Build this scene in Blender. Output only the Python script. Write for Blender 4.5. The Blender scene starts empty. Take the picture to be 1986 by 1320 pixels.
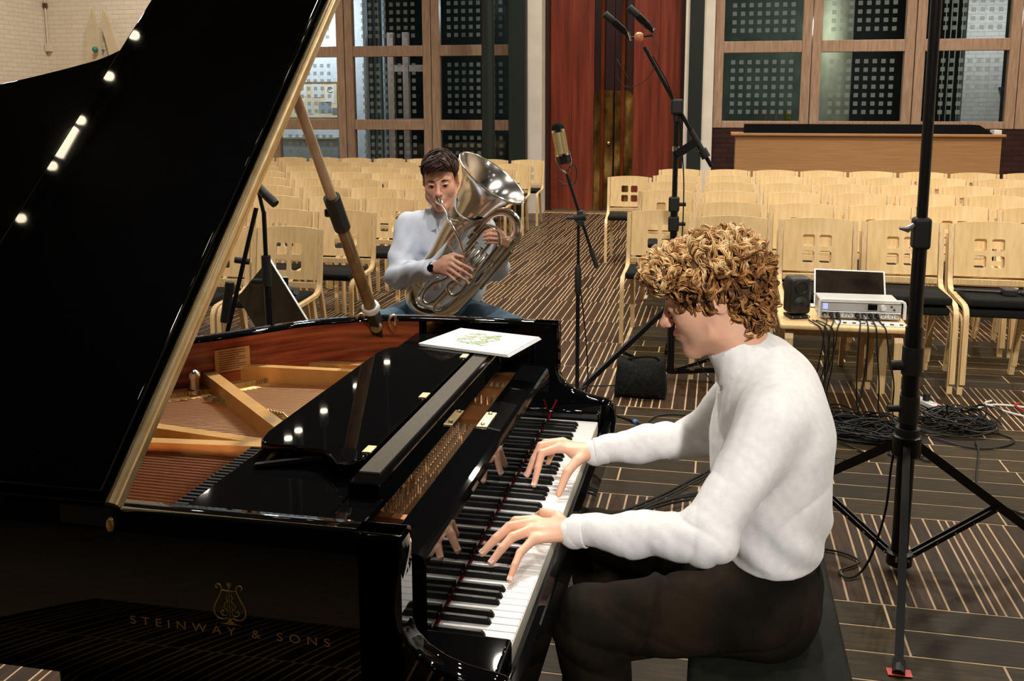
import bpy, bmesh, math, random
import numpy as np
from mathutils import Vector, Matrix, Quaternion
PI = math.pi
random.seed(7); RNG = np.random.default_rng(7)
SC = bpy.context.scene
COL = SC.collection

# ------------------------------------------------------------------ camera
cam_d = bpy.data.cameras.new('camera'); cam = bpy.data.objects.new('camera', cam_d); COL.objects.link(cam)
SC.camera = cam
FPX, CX, CY, YAW, PITCH, ROLL = 1800.65, 1031.0, 492.6, 0.19716, 0.1584, 0.000316
CAMP = Vector((0.3352, -1.4882, 1.6908))
_f = Vector((-math.sin(YAW)*math.cos(PITCH), math.cos(YAW)*math.cos(PITCH), -math.sin(PITCH)))
_r = Vector((math.cos(YAW), math.sin(YAW), 0)); _u = _r.cross(_f)
_r2 = _r*math.cos(ROLL)+_u*math.sin(ROLL); _u2 = -_r*math.sin(ROLL)+_u*math.cos(ROLL)
cam.matrix_world = Matrix(((_r2.x,_u2.x,-_f.x,CAMP.x),(_r2.y,_u2.y,-_f.y,CAMP.y),(_r2.z,_u2.z,-_f.z,CAMP.z),(0,0,0,1)))
cam_d.sensor_width = 36.0; cam_d.lens = FPX*36.0/1986.0
cam_d.shift_x = (993.0-CX)/1986.0; cam_d.shift_y = -(660.0-CY)/1986.0
cam_d.clip_start = 0.02; cam_d.clip_end = 100

# ------------------------------------------------------------------ light and exposure
SC.view_settings.view_transform = 'Standard'; SC.view_settings.look = 'None'
SC.view_settings.gamma = 1.0; SC.view_settings.use_curve_mapping = False
SC.view_settings.exposure = 0.0
W = bpy.data.worlds.new('world'); SC.world = W; W.use_nodes = True
W.node_tree.nodes['Background'].inputs[0].default_value = (0.9, 0.95, 1.0, 1)
W.node_tree.nodes['Background'].inputs[1].default_value = 0.012
CEIL = 6.2
WARM = (1.0, 0.92, 0.80)
def lamp(name, loc, power, color=WARM, radius=0.06, spot=None, aim=None, blend=0.6):
    d = bpy.data.lights.new(name, 'SPOT' if spot else 'POINT'); d.energy = power; d.color = color
    d.shadow_soft_size = radius
    o = bpy.data.objects.new(name, d); o.location = loc; COL.objects.link(o)
    if spot:
        d.spot_size = math.radians(spot); d.spot_blend = blend
        v = Vector(aim)-Vector(loc); o.rotation_euler = v.to_track_quat('-Z','Y').to_euler()
    return o
# rows of ceiling downlights (their discs are built with the ceiling)
DOWNLIGHTS = []
for y, p in ((-3.2,10), (-0.6,6), (2.2,30), (5.0,200), (8.0,190), (11.0,170)):
    for x in (-7.4, -1.9, 0.9, 3.7, 6.5):
        DOWNLIGHTS.append((x, y, p))
for i, (x, y, p) in enumerate(DOWNLIGHTS):
    lamp('downlight_lamp', (x, y, CEIL-0.06), p*2.2, spot=150, aim=(x, y, 0), blend=1.0, radius=0.09)
# added unseen spots that brighten the players, the piano and the seating
FILL_TINT = (1.0, .965, .92)
lamp('fill_spot_lamp', (-0.9, -1.6, 6.0), 330, color=FILL_TINT, radius=0.14, spot=17, aim=(0.28,0.5,0.98), blend=0.8)
lamp('fill_spot_lamp', (1.7, -3.8, 3.5), 820, color=FILL_TINT, radius=0.14, spot=16, aim=(0.36,0.45,0.98), blend=0.8)
lamp('fill_spot_lamp', (0.3, -1.0, 6.0), 900, color=FILL_TINT, radius=0.20, spot=22, aim=(-0.85,2.5,1.1), blend=0.8)
lamp('fill_spot_lamp', (-0.6, 5.2, 5.9), 2600, color=(1.0,.92,.80), radius=0.15, spot=20, aim=(-0.95,.70,.9), blend=0.8)
lamp('fill_spot_lamp', (1.9, -3.6, 4.7), 480, color=(1.0,.92,.80), radius=0.12, spot=12, aim=(-0.85,1.0,.92), blend=0.8)
lamp('fill_spot_lamp', (-2.4, 3.4, 5.9), 620, color=FILL_TINT, radius=0.14, spot=12, aim=(0.25,0.56,1.22), blend=0.8)
for xa, xb, e in ((-3.2,-3.6,1500), (0.6,0.9,1500), (3.4,3.0,1500)):
    lamp('seating_fill_lamp', (xa, -3.0, 5.8), e, color=WARM, radius=0.14, spot=36, aim=(xb,5.2,.75), blend=1.0)  # unseen fill added behind the camera to lift the chair fronts
lamp('wall_fill_lamp', (-8.2, 10.2, 5.9), 360, color=(1.0,.92,.80), radius=0.15, spot=75, aim=(-10.4,13.1,2.6), blend=1.0)  # unseen spot added to brighten the white brick wall
lamp('door_fill_lamp', (-1.2, 9.6, 5.9), 200, color=(1.0,.92,.82), radius=0.15, spot=70, aim=(-1.6,13.1,1.2), blend=1.0)  # added fill, out of view, for the red doors and pillars
lamp('counter_fill_lamp', (2.6, 9.2, 5.9), 180, color=(1.0,.92,.82), radius=0.15, spot=80, aim=(2.4,11.8,1.0), blend=1.0)  # added fill, out of view, lifting the counter front

# ------------------------------------------------------------------ materials
def lin(c):
    return tuple(((v/255)/12.92 if v/255 <= .04045 else ((v/255+.055)/1.055)**2.4) for v in c)
def rgb(*c): return lin(c)+(1,)
MATS = {}
def mat(name, color, rough=.5, metal=0., spec=.5, coat=0., emit=None, estr=0., alpha=None):
    m = bpy.data.materials.new(name); m.use_nodes = True; b = m.node_tree.nodes['Principled BSDF']
    b.inputs['Base Color'].default_value = color; b.inputs['Roughness'].default_value = rough
    b.inputs['Metallic'].default_value = metal; b.inputs['Specular IOR Level'].default_value = spec
    b.inputs['Coat Weight'].default_value = coat; b.inputs['Coat Roughness'].default_value = .05
    if emit: b.inputs['Emission Color'].default_value = emit; b.inputs['Emission Strength'].default_value = estr
    MATS[name] = m
    return m
def N(m, t, **kw):
    n = m.node_tree.nodes.new(t)
    for k, v in kw.items():
        if k.startswith('i_'): n.inputs[k[2:].replace('_',' ')].default_value = v
        else: setattr(n, k, v)
    return n
def LK(m, a, b): m.node_tree.links.new(a, b)
def ramp_mat(name, cols, scale=(1,1,1), nscale=6., detail=6., rough=.5, metal=0., bump=0., bscale=None, spec=.5, coat=0., coords='Object', distort=0., positions=None, randobj=0., bdist=.004):
    """noise-driven colour ramp, optional bump, optional per-object value shift"""
    m = mat(name, cols[0], rough, metal, spec, coat); b = m.node_tree.nodes['Principled BSDF']
    tc = N(m,'ShaderNodeTexCoord'); mp = N(m,'ShaderNodeMapping'); mp.inputs['Scale'].default_value = scale
    LK(m, tc.outputs[coords], mp.inputs[0])
    nz = N(m,'ShaderNodeTexNoise'); nz.inputs['Scale'].default_value = nscale; nz.inputs['Detail'].default_value = detail
    nz.inputs['Distortion'].default_value = distort
    LK(m, mp.outputs[0], nz.inputs['Vector'])
    cr = N(m,'ShaderNodeValToRGB'); e = cr.color_ramp.elements
    n = len(cols); pos = positions or [.3+.4*i/(n-1) for i in range(n)]
    e[0].position = pos[0]; e[0].color = cols[0]; e[1].position = pos[-1]; e[1].color = cols[-1]
    for i in range(1, n-1):
        x = e.new(pos[i]); x.color = cols[i]
    LK(m, nz.outputs['Fac'], cr.inputs[0])
    out = cr.outputs[0]
    if randobj:
        oi = N(m,'ShaderNodeObjectInfo'); mr = N(m,'ShaderNodeMapRange'); mr.inputs[3].default_value = 1-randobj; mr.inputs[4].default_value = 1+randobj
        LK(m, oi.outputs['Random'], mr.inputs[0])
        hs = N(m,'ShaderNodeHueSaturation'); LK(m, mr.outputs[0], hs.inputs['Value']); LK(m, out, hs.inputs['Color']); out = hs.outputs[0]
    LK(m, out, b.inputs['Base Color'])
    if bump:
        n2 = N(m,'ShaderNodeTexNoise'); n2.inputs['Scale'].default_value = bscale or nscale; n2.inputs['Detail'].default_value = 4
        LK(m, mp.outputs[0], n2.inputs['Vector'])
        bp = N(m,'ShaderNodeBump'); bp.inputs['Strength'].default_value = bump; bp.inputs['Distance'].default_value = bdist
        LK(m, n2.outputs['Fac'], bp.inputs['Height']); LK(m, bp.outputs[0], b.inputs['Normal'])
    return m

LACQ = mat('black_lacquer', (.003,.003,.0035,1), .025, spec=.42)
LACQ2 = mat('black_satin', (.008,.008,.008,1), .5, spec=.3)
BLKMET = mat('black_powder_coat', (.006,.006,.007,1), .34, spec=.35)
BLKRUB = mat('black_rubber', (.010,.010,.010,1), .6)
BLKCLOTH = ramp_mat('black_cloth', [(.006,.006,.006,1),(.018,.018,.016,1)], nscale=60, rough=.95, spec=.1, bump=.2)
CHROME = mat('chrome', (.80,.80,.80,1), .12, 1.)
STEEL = mat('brushed_steel', (.55,.55,.54,1), .3, 1.)
BRASS = ramp_mat('polished_brass', [(.78,.56,.27,1),(.92,.72,.42,1)], nscale=30, rough=.34, metal=1.)
OLDBRASS = ramp_mat('aged_brass', [rgb(64,46,20),rgb(128,94,44),rgb(196,164,98)], scale=(1,1,.5), nscale=5, detail=8, rough=.42, metal=.75, positions=[.35,.55,.72])
GOLDPLATE = ramp_mat('bronze_plate_paint', [(.58,.32,.10,1),(.74,.45,.17,1)], nscale=14, rough=.34, metal=.6, bump=.05)
MAHOG = ramp_mat('mahogany_veneer', [rgb(92,36,20),rgb(136,60,36),rgb(166,82,52)], scale=(.6,.6,9), nscale=7, detail=8, rough=.22, bump=.02)
SPRUCE = ramp_mat('spruce_board', [rgb(84,44,18),rgb(112,64,30)], scale=(.4,14,1), nscale=8, rough=.4)
COPPER = mat('copper_strings', (.80,.40,.22,1), .36, 1.)
FELTRED = mat('red_felt', rgb(120,12,24), .95, spec=.1)
IVORY = mat('white_key_top', (.82,.81,.78,1), .22)
KEYSIDE = ramp_mat('key_side', [(.70,.64,.52,1),(.78,.73,.62,1)], nscale=40, rough=.5)
EBONY = mat('black_key_top', (.005,.005,.005,1), .45, spec=.2)
FELTGREY = ramp_mat('grey_felt', [(.085,.075,.062,1),(.12,.108,.09,1)], nscale=200, rough=.95, spec=.1)
PLATEBROWN = ramp_mat('copper_brown_plate', [(.26,.10,.035,1),(.40,.17,.06,1)], nscale=14, rough=.36, metal=.5)
GILT = mat('gilt_lettering', (.62,.45,.16,1), .35, .8)
BIRCH = ramp_mat('birch_veneer', [rgb(222,186,130),rgb(230,197,142),rgb(236,206,154)], scale=(9,9,.7), nscale=4, detail=6, rough=.42, randobj=.06)
BIRCHEDGE = ramp_mat('birch_bentwood', [rgb(210,174,122),rgb(222,190,140),rgb(230,202,156)], scale=(30,30,1.5), nscale=4, rough=.4, randobj=.06)
OAK = ramp_mat('oak_frame', [rgb(146,116,92),rgb(164,132,108),rgb(178,148,124)], scale=(6,6,.6), nscale=6, detail=7, rough=.5, randobj=.05)
COUNTERWOOD = ramp_mat('counter_veneer', [rgb(160,116,74),rgb(178,132,86)], scale=(.5,.5,12), nscale=5, rough=.45)
DOORRED = ramp_mat('red_door_wood', [rgb(92,36,22),rgb(116,47,29),rgb(134,60,40)], scale=(5,5,.25), nscale=3, detail=7, rough=.38)
DOORDARK = ramp_mat('dark_door_frame', [rgb(30,8,6),rgb(52,18,12)], scale=(5,5,.3), nscale=4, rough=.4)
COPPERBAR = ramp_mat('copper_pull_bar', [rgb(88,36,14),rgb(136,66,32)], scale=(1,1,.3), nscale=5, rough=.32, metal=.6)
GREENCOL = mat('dark_green_steel', rgb(24,34,30), .45)
SKIN = None
PAPER = mat('paper', (.66,.67,.65,1), .7)
PRINTGREEN = mat('pale_green_print', rgb(180,192,152), .7)
PRINTGREY = mat('grey_print', rgb(172,172,172), .7)
WHITEPL = mat('white_plastic', (.75,.75,.74,1), .4)
SILVERPL = mat('silver_panel', (.58,.58,.58,1), .38, .35)
SCREENBLK = mat('screen_black', (.006,.006,.008,1), .1)
LAPSCREEN = ramp_mat('laptop_screen', [(.010,.008,.006,1),(.030,.020,.014,1)], nscale=9, rough=.08)  # brown mottling paints the mirrored room into the screen colour
BLUELED = mat('blue_backlight', (.2,.25,.9,1), .4, emit=(.25,.3,1,1), estr=1.6)
BLUETAPE = mat('blue_tape', rgb(70,120,190), .6)
REDTAPE = mat('red_tape', rgb(226,92,86), .6)
CABLEBLK = mat('black_cable', (.007,.007,.007,1), .5, spec=.3)
CABLEWHT = mat('white_cable', (.72,.70,.66,1), .45)
CABLERED = mat('red_cable', rgb(170,34,30), .5)
SILVER = mat('silver_plate', (.92,.89,.84,1), .17, 1.)
NICKEL = mat('nickel_tube', (.86,.81,.72,1), .2, 1.)
GOLDMESH = ramp_mat('gold_grille', [(.45,.33,.15,1),(.66,.52,.28,1)], nscale=300, rough=.4, metal=.7)
def brickmat(name, c1, c2, mortar, bw=.23, bh=.075, rough=.8, bump=.5, axis='xz'):
    m = mat(name, c1, rough, spec=.3); b = m.node_tree.nodes['Principled BSDF']
    tc = N(m,'ShaderNodeTexCoord'); sx = N(m,'ShaderNodeSeparateXYZ'); cb = N(m,'ShaderNodeCombineXYZ')
    LK(m, tc.outputs['Object'], sx.inputs[0])
    ad = N(m,'ShaderNodeMath', operation='ADD'); LK(m, sx.outputs[0], ad.inputs[0]); LK(m, sx.outputs[1], ad.inputs[1])
    LK(m, ad.outputs[0], cb.inputs[0]); LK(m, sx.outputs[2], cb.inputs[1])
    br = N(m,'ShaderNodeTexBrick'); br.inputs['Scale'].default_value = 1; br.inputs['Brick Width'].default_value = bw
    br.inputs['Row Height'].default_value = bh; br.inputs['Mortar Size'].default_value = .006; br.inputs['Mortar Smooth'].default_value = .4
    br.inputs['Color1'].default_value = c1; br.inputs['Color2'].default_value = c2; br.inputs['Mortar'].default_value = mortar
    LK(m, cb.outputs[0], br.inputs['Vector']); LK(m, br.outputs[0], b.inputs['Base Color'])
    nz = N(m,'ShaderNodeTexNoise'); nz.inputs['Scale'].default_value = 30; LK(m, tc.outputs['Object'], nz.inputs['Vector'])
    mm = N(m,'ShaderNodeMath', operation='MULTIPLY_ADD'); mm.inputs[1].default_value = -1.; LK(m, br.outputs['Fac'], mm.inputs[0]); LK(m, nz.outputs['Fac'], mm.inputs[2])
    bp = N(m,'ShaderNodeBump'); bp.inputs['Strength'].default_value = bump; bp.inputs['Distance'].default_value = .006
    LK(m, mm.outputs[0], bp.inputs['Height']); LK(m, bp.outputs[0], b.inputs['Normal'])
    return m
WHITEBRICK = brickmat('white_painted_brick', rgb(226,214,196), rgb(220,206,188), rgb(206,192,172))
DARKBRICK = brickmat('dark_red_brick', rgb(58,26,20), rgb(44,20,16), rgb(24,14,10))
PLASTER = ramp_mat('white_plaster', [rgb(214,204,188),rgb(228,218,204)], nscale=3, rough=.85, bump=.25, bscale=40)
CEILMAT = ramp_mat('dark_ceiling_boards', [(.010,.008,.006,1),(.022,.016,.011,1)], scale=(8,.3,1), nscale=3, rough=.8)
DARKWALL = ramp_mat('dark_rear_wall', [(.012,.013,.012,1),(.03,.032,.03,1)], nscale=2, rough=.8)

# ------------------------------------------------------------------ mesh helpers
class MB:
    def __init__(s): s.v = []; s.f = []; s.m = []; s.cur = 0
    def add(s, verts, faces):
        n = len(s.v); s.v.extend([tuple(p) for p in verts]); s.f.extend([tuple(i+n for i in f) for f in faces]); s.m.extend([s.cur]*len(faces)); return s
    def box(s, a, b):
        (x0,y0,z0),(x1,y1,z1) = a, b
        return s.add([(x0,y0,z0),(x1,y0,z0),(x1,y1,z0),(x0,y1,z0),(x0,y0,z1),(x1,y0,z1),(x1,y1,z1),(x0,y1,z1)],
                     [(0,3,2,1),(4,5,6,7),(0,1,5,4),(1,2,6,5),(2,3,7,6),(3,0,4,7)])
    def rbox(s, a, b, r=.004, seg=2, mtx=None):
        bm = bmesh.new(); bmesh.ops.create_cube(bm, size=1)
        a = Vector(a); b = Vector(b); c = (a+b)/2; d = b-a
        for v in bm.verts: v.co = Vector((v.co.x*d.x, v.co.y*d.y, v.co.z*d.z))+c
        bmesh.ops.bevel(bm, geom=list(bm.edges), offset=min(r, min(abs(d.x),abs(d.y),abs(d.z))*.45), segments=seg, affect='EDGES', profile=.5)
        if mtx: bm.transform(mtx)
        return s.bm(bm)
    def bm(s, bm):
        bm.verts.index_update(); s.add([v.co for v in bm.verts], [[v.index for v in f.verts] for f in bm.faces]); bm.free(); return s
    def obox(s, p, q, w, h, up=(0,0,1)):
        """bar from p to q, width w (across), height h (towards up)"""
        p = Vector(p); q = Vector(q); d = (q-p).normalized(); side = d.cross(Vector(up))
        if side.length < 1e-5: side = d.cross(Vector((1,0,0)))
        side.normalize(); u = side.cross(d)
        c = []
        for e in (p, q):
            for sx, sz in ((-1,-1),(1,-1),(1,1),(-1,1)): c.append(e+side*(sx*w/2)+u*(sz*h/2))
        return s.add(c, [(0,1,2,3),(7,6,5,4),(0,4,5,1),(1,5,6,2),(2,6,7,3),(3,7,4,0)])
    def tube(s, pts, r, n=8, cap=True, closed=False):
        pts = [Vector(p) for p in pts]; k = len(pts); rs = r if isinstance(r,(list,tuple,np.ndarray)) else [r]*k
        base = len(s.v); t0 = None; nx = None; faces = []; vs = []
        for i, p in enumerate(pts):
            if closed: t = pts[(i+1)%k]-pts[i-1]
            else: t = (pts[min(i+1,k-1)]-pts[max(i-1,0)])
            if t.length < 1e-9: t = Vector((0,0,1))
            t.normalize()
            if nx is None:
                nx = t.orthogonal().normalized()
            else:
                nx = nx - t*nx.dot(t)
                nx = nx.normalized() if nx.length > 1e-6 else t.orthogonal().normalized()
            ny = t.cross(nx)
            for j in range(n):
                a = 2*PI*j/n; vs.append(p+(nx*math.cos(a)+ny*math.sin(a))*rs[i])
        for i in range(k-1 if not closed else k):
            i2 = (i+1)%k
            for j in range(n):
                j2 = (j+1)%n; faces.append((i*n+j, i*n+j2, i2*n+j2, i2*n+j))
        if cap and not closed:
            faces.append(tuple(range(n-1,-1,-1))); faces.append(tuple((k-1)*n+j for j in range(n)))
        return s.add(vs, faces)
    def cyl(s, p, q, r, r2=None, n=16): return s.tube([p,q], [r, r if r2 is None else r2], n)
    def lathe(s, prof, origin=(0,0,0), axis=(0,0,1), n=24, cap=False):
        """prof: list of (r, t) along the axis"""
        o = Vector(origin); ax = Vector(axis).normalized(); e1 = ax.orthogonal().normalized(); e2 = ax.cross(e1)
        vs = []; fs = []
        for r, t in prof:
            for j in range(n):
                a = 2*PI*j/n; vs.append(o+ax*t+(e1*math.cos(a)+e2*math.sin(a))*max(r,1e-5))
        for i in range(len(prof)-1):
            for j in range(n): j2=(j+1)%n; fs.append((i*n+j,i*n+j2,(i+1)*n+j2,(i+1)*n+j))
        if cap: fs.append(tuple(range(n-1,-1,-1))); fs.append(tuple((len(prof)-1)*n+j for j in range(n)))
        return s.add(vs, fs)
    def prism(s, poly, z0, z1, fn=None):
        """extrude polygon (2d) from z0 to z1; fn maps (a,b,c)->xyz"""
        fn = fn or (lambda a,b,c:(a,b,c)); n = len(poly)
        vs = [fn(a,b,z0) for a,b in poly]+[fn(a,b,z1) for a,b in poly]
        fs = [tuple(range(n-1,-1,-1)), tuple(range(n,2*n))]+[(i,(i+1)%n,n+(i+1)%n,n+i) for i in range(n)]
        return s.add(vs, fs)
    def sphere(s, c, r, nu=12, nv=8, sc=(1,1,1)):
        vs=[]; fs=[]; c=Vector(c)
        for i in range(nv+1):
            th=PI*i/nv
            for j in range(nu):
                a=2*PI*j/nu; vs.append(c+Vector((math.sin(th)*math.cos(a)*sc[0],math.sin(th)*math.sin(a)*sc[1],math.cos(th)*sc[2]))*r)
        for i in range(nv):
            for j in range(nu): j2=(j+1)%nu; fs.append((i*nu+j,(i+1)*nu+j,(i+1)*nu+j2,i*nu+j2))
        return s.add(vs,fs)
    def mesh(s, name, smooth=False, angle=None, flatbig=None):
        me = bpy.data.meshes.new(name); me.from_pydata(s.v, [], s.f)
        if any(s.m): me.polygons.foreach_set('material_index', s.m)
        me.update()
        bm = bmesh.new(); bm.from_mesh(me); bmesh.ops.remove_doubles(bm, verts=bm.verts, dist=1e-6); bmesh.ops.recalc_face_normals(bm, faces=bm.faces)
        bm.to_mesh(me); bm.free()
        if smooth:
            me.polygons.foreach_set('use_smooth', [True]*len(me.polygons))
            me.set_sharp_from_angle(angle=math.radians(angle or 40))
            if flatbig:
                for p in me.polygons:
                    if p.area > flatbig: p.use_smooth = False
        return me
def npmesh(name, v, f, smooth=True):
    me = bpy.data.meshes.new(name); v = np.asarray(v, np.float32); f = np.asarray(f, np.int32)
    me.vertices.add(len(v)); me.vertices.foreach_set('co', v.ravel())
    k = f.shape[1]; me.loops.add(f.size); me.loops.foreach_set('vertex_index', f.ravel())
    me.polygons.add(len(f)); me.polygons.foreach_set('loop_start', np.arange(0, f.size, k, dtype=np.int32)); me.polygons.foreach_set('loop_total', np.full(len(f), k, np.int32))
    me.update(calc_edges=True); me.validate()
    if smooth: me.polygons.foreach_set('use_smooth', np.ones(len(f), bool))
    return me
def link(name, me, m=None, parent=None, loc=None, label=None, kind=None):
    o = bpy.data.objects.new(name, me); COL.objects.link(o)
    if m is not None and me is not None and len(me.materials) == 0:
        for x in (m if isinstance(m,(list,tuple)) else [m]): me.materials.append(x)
    if parent is not None:
        o.parent = parent
        o.location = loc if loc is not None else -W0(parent)
    elif loc is not None: o.location = loc
    if label: o['label'] = label
    if kind: o['kind'] = kind
    return o
def W0(p):
    v = Vector(p.location)
    while p.parent is not None: p = p.parent; v = v+Vector(p.location)
    return v
def obj(name, mb, m, parent=None, smooth=False, angle=None, label=None, kind=None, loc=None, flatbig=None):
    return link(name, mb.mesh(name, smooth, angle, flatbig), m, parent, loc, label, kind)
def tag(o, label, cat, group=None):
    o['label'] = label; o['category'] = cat
    if group: o['group'] = group
    return o
def thing(name, label, cat, loc=(0,0,0), group=None, rotz=0.):
    o = bpy.data.objects.new(name, None); o.empty_display_size = .05; COL.objects.link(o); o.location = loc; o.rotation_euler = (0,0,rotz)
    return tag(o, label, cat, group)
def solo(name, mb, m, label, cat, group=None, smooth=False, angle=None, base=None):
    """a thing that is one mesh: origin at its base"""
    c = np.array(mb.v); b = Vector(base) if base else Vector((c[:,0].mean(), c[:,1].mean(), c[:,2].min()))
    mb.v = [tuple(Vector(p)-b) for p in mb.v]
    o = link(name, mb.mesh(name, smooth, angle), m); o.location = b
    return tag(o, label, cat, group)
def struct(name, mb, m, parent=None, smooth=False):
    o = obj(name, mb, m, parent, smooth)
    if parent is None: o['kind'] = 'structure'
    return o
def dup(root, loc, label=None, group=None, rotz=None):
    r = root.copy(); COL.objects.link(r); r.location = loc
    if rotz is not None: r.rotation_euler = (0,0,rotz)
    if label: r['label'] = label
    if group: r['group'] = group
    for ch in root.children:
        c = ch.copy(); COL.objects.link(c); c.parent = r
        for g in ch.children:
            d = g.copy(); COL.objects.link(d); d.parent = c
    return r
def spline(pts, n=8, closed=False):
    """Catmull-Rom through points (any dimension)"""
    P = [np.array(p, float) for p in pts]; k = len(P); out = []
    for i in range(k if closed else k-1):
        p1, p2 = P[i], P[(i+1)%k]
        p0 = P[i-1] if (closed or i>0) else 2*p1-p2
        p3 = P[(i+2)%k] if (closed or i+2<k) else 2*p2-p1
        for j in range(n):
            t=j/n; out.append(.5*((2*p1)+(-p0+p2)*t+(2*p0-5*p1+4*p2-p3)*t*t+(-p0+3*p1-3*p2+p3)*t**3))
    if not closed: out.append(P[-1])
    return out
def bez(p0,p1,p2,p3,n=12):
    p0,p1,p2,p3=[np.array(p,float) for p in (p0,p1,p2,p3)]
    return [(1-t)**3*p0+3*(1-t)**2*t*p1+3*(1-t)*t*t*p2+t**3*p3 for t in np.linspace(0,1,n)]

# ================================================================== THE SETTING
XL, XR, YF, YB = -11.2, 9.0, -6.5, 13.1
# ---- floor: pale grout bed with separate tiles
grout_m = ramp_mat('pale_grout', [rgb(176,150,116),rgb(206,180,144)], nscale=8, rough=.8)
floor = struct('floor', MB().box((XL-.2,YF-.2,-.05),(XR+.2,18.2,0)), grout_m)
def tile_mat(name, cols, long_axis):
    m = ramp_mat(name, cols, scale=((3,26,1) if long_axis=='x' else (26,3,1)), nscale=2.2, detail=8, rough=.46, bump=.12, bscale=5, spec=.17, positions=[.25,.5,.75])
    nt = m.node_tree; b = nt.nodes['Principled BSDF']; src = b.inputs['Base Color'].links[0].from_socket
    ge = N(m,'ShaderNodeNewGeometry'); oi = N(m,'ShaderNodeObjectInfo'); ad = N(m,'ShaderNodeMath', operation='ADD'); fr = N(m,'ShaderNodeMath', operation='FRACT')
    LK(m, ge.outputs['Random Per Island'], ad.inputs[0]); LK(m, oi.outputs['Random'], ad.inputs[1]); LK(m, ad.outputs[0], fr.inputs[0])
    mr = N(m,'ShaderNodeMapRange'); mr.inputs[3].default_value = .62; mr.inputs[4].default_value = 1.32; LK(m, fr.outputs[0], mr.inputs[0])
    hs = N(m,'ShaderNodeHueSaturation'); LK(m, mr.outputs[0], hs.inputs['Value']); LK(m, src, hs.inputs['Color']); LK(m, hs.outputs[0], b.inputs['Base Color'])
    return m
TC = [rgb(26,19,7),rgb(46,35,16),rgb(68,51,26)]
TILEX = tile_mat('plank_tile', TC, 'x'); TILEY = tile_mat('strip_tile', [rgb(40,27,16),rgb(62,42,26),rgb(80,55,35)], 'y')
TILES = []   # (x0,y0,x1,y1,axis)
G = .0035
rt = random.Random(3)
def strip_band(y0, y1, xa, xb):
    x = xa
    while x < xb-.02:
        w = rt.choice((.030,.036,.040,.044,.048,.060,.072)); x1 = min(x+w, xb)
        TILES.append((x+G, y0+G, x1-G, y1-G, 'y')); x = x1
def plank_band(y0, y1, xa, xb, rows):
    h = (y1-y0)/rows
    for r in range(rows):
        x = xa-rt.uniform(.1,.5); first = True
        while x < xb:
            x1 = x+(.62 if not first else rt.uniform(.25,.6)); first = False
            a, b = max(x,xa), min(x1,xb)
            if b-a > .03: TILES.append((a+G, y0+r*h+G, b-G, y0+(r+1)*h-G, 'x'))
            x = x1
XB = -.27
zone = [(-3.486,-2.27,'p'),(-2.27,-1.526,'s'),(-1.526,-.31,'p'),(-.31,.434,'s'),(.434,1.65,'p'),(1.65,2.39,'s'),(2.39,3.606,'p'),(3.606,4.37,'s'),(4.37,5.586,'p'),(5.586,6.33,'s'),(6.33,7.55,'p'),(7.55,8.3,'s'),(8.3,9.5,'p'),(9.5,10.25,'s'),(10.25,11.45,'p'),(11.45,12.2,'s'),(12.2,13.1,'p')]
for y0, y1, k in zone:
    xe = 3.2 if y0 < 4 else 5.4
    if k == 's': strip_band(y0, y1, XB, xe)
    else: plank_band(y0, y1, XB, xe, max(1,round((y1-y0)/.152)))
lb = [-.74*5+3.64+.74*i for i in range(0,6)]
lb = [-2.28,-1.54,-.8,-.06,.68,1.42,2.16,2.9,3.64,4.37,5.02,5.66,6.40,7.02,7.60,8.44,9.08,9.77,10.36,11.1,11.8,12.4,13.05]
for y0, y1 in zip(lb[:-1], lb[1:]):
    strip_band(y0, y1, max(-8.0, -2.2-.42*max(0,y0)) , XB)
def pjt(x, y, z=0.):
    d = Vector((x,y,z))-CAMP; w = d.dot(_f)
    if w < .2: return None
    return (CX+FPX*d.dot(_r2)/w, CY-FPX*d.dot(_u2)/w, w)
def tile_score(t):
    cx, cy = (t[0]+t[2])/2, (t[1]+t[3])/2; p = pjt(cx, cy)
    if p is None or not (-20 < p[0] < 2010 and -20 < p[1] < 1340): return 0
    if cy < 3.2 and cx < XB and not (p[0] < 110 and p[1] > 1255): return 0     # under the piano
    if .25 < cx < .72 and cy < 1.4: return 0
    return (t[2]-t[0])*(t[3]-t[1])/p[2]**3
order = sorted(range(len(TILES)), key=lambda i: -tile_score(TILES[i]))
TCACHE = {}
def tile_mesh(w, l, ax):
    key = (round(w,3), round(l,3), ax)
    if key not in TCACHE:
        b = .0008; z = .0015
        mb = MB().add([(-w/2,-l/2,-.002),(w/2,-l/2,-.002),(w/2,l/2,-.002),(-w/2,l/2,-.002),(-w/2+b,-l/2+b,z),(w/2-b,-l/2+b,z),(w/2-b,l/2-b,z),(-w/2+b,l/2-b,z)],
            [(4,5,6,7),(0,1,5,4),(1,2,6,5),(2,3,7,6),(3,0,4,7)])
        me = bpy.data.meshes.new('tile'); me.from_pydata(mb.v, [], mb.f); me.materials.append(TILEX if ax=='x' else TILEY); TCACHE[key] = me
    return TCACHE[key]
rest = {'x': MB(), 'y': MB()}
for rank, i in enumerate(order):
    x0,y0,x1,y1,ax = TILES[i]
    if rank < 298 and tile_score(TILES[i]) > 0:
        link('tile', tile_mesh(x1-x0, y1-y0, ax), None, floor, loc=((x0+x1)/2,(y0+y1)/2,0))
    else:
        b = .0008
        rest[ax].add([(x0,y0,-.002),(x1,y0,-.002),(x1,y1,-.002),(x0,y1,-.002),(x0+b,y0+b,.0015),(x1-b,y0+b,.0015),(x1-b,y1-b,.0015),(x0+b,y1-b,.0015)],
            [(4,5,6,7),(0,1,5,4),(1,2,6,5),(2,3,7,6),(3,0,4,7)])
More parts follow.
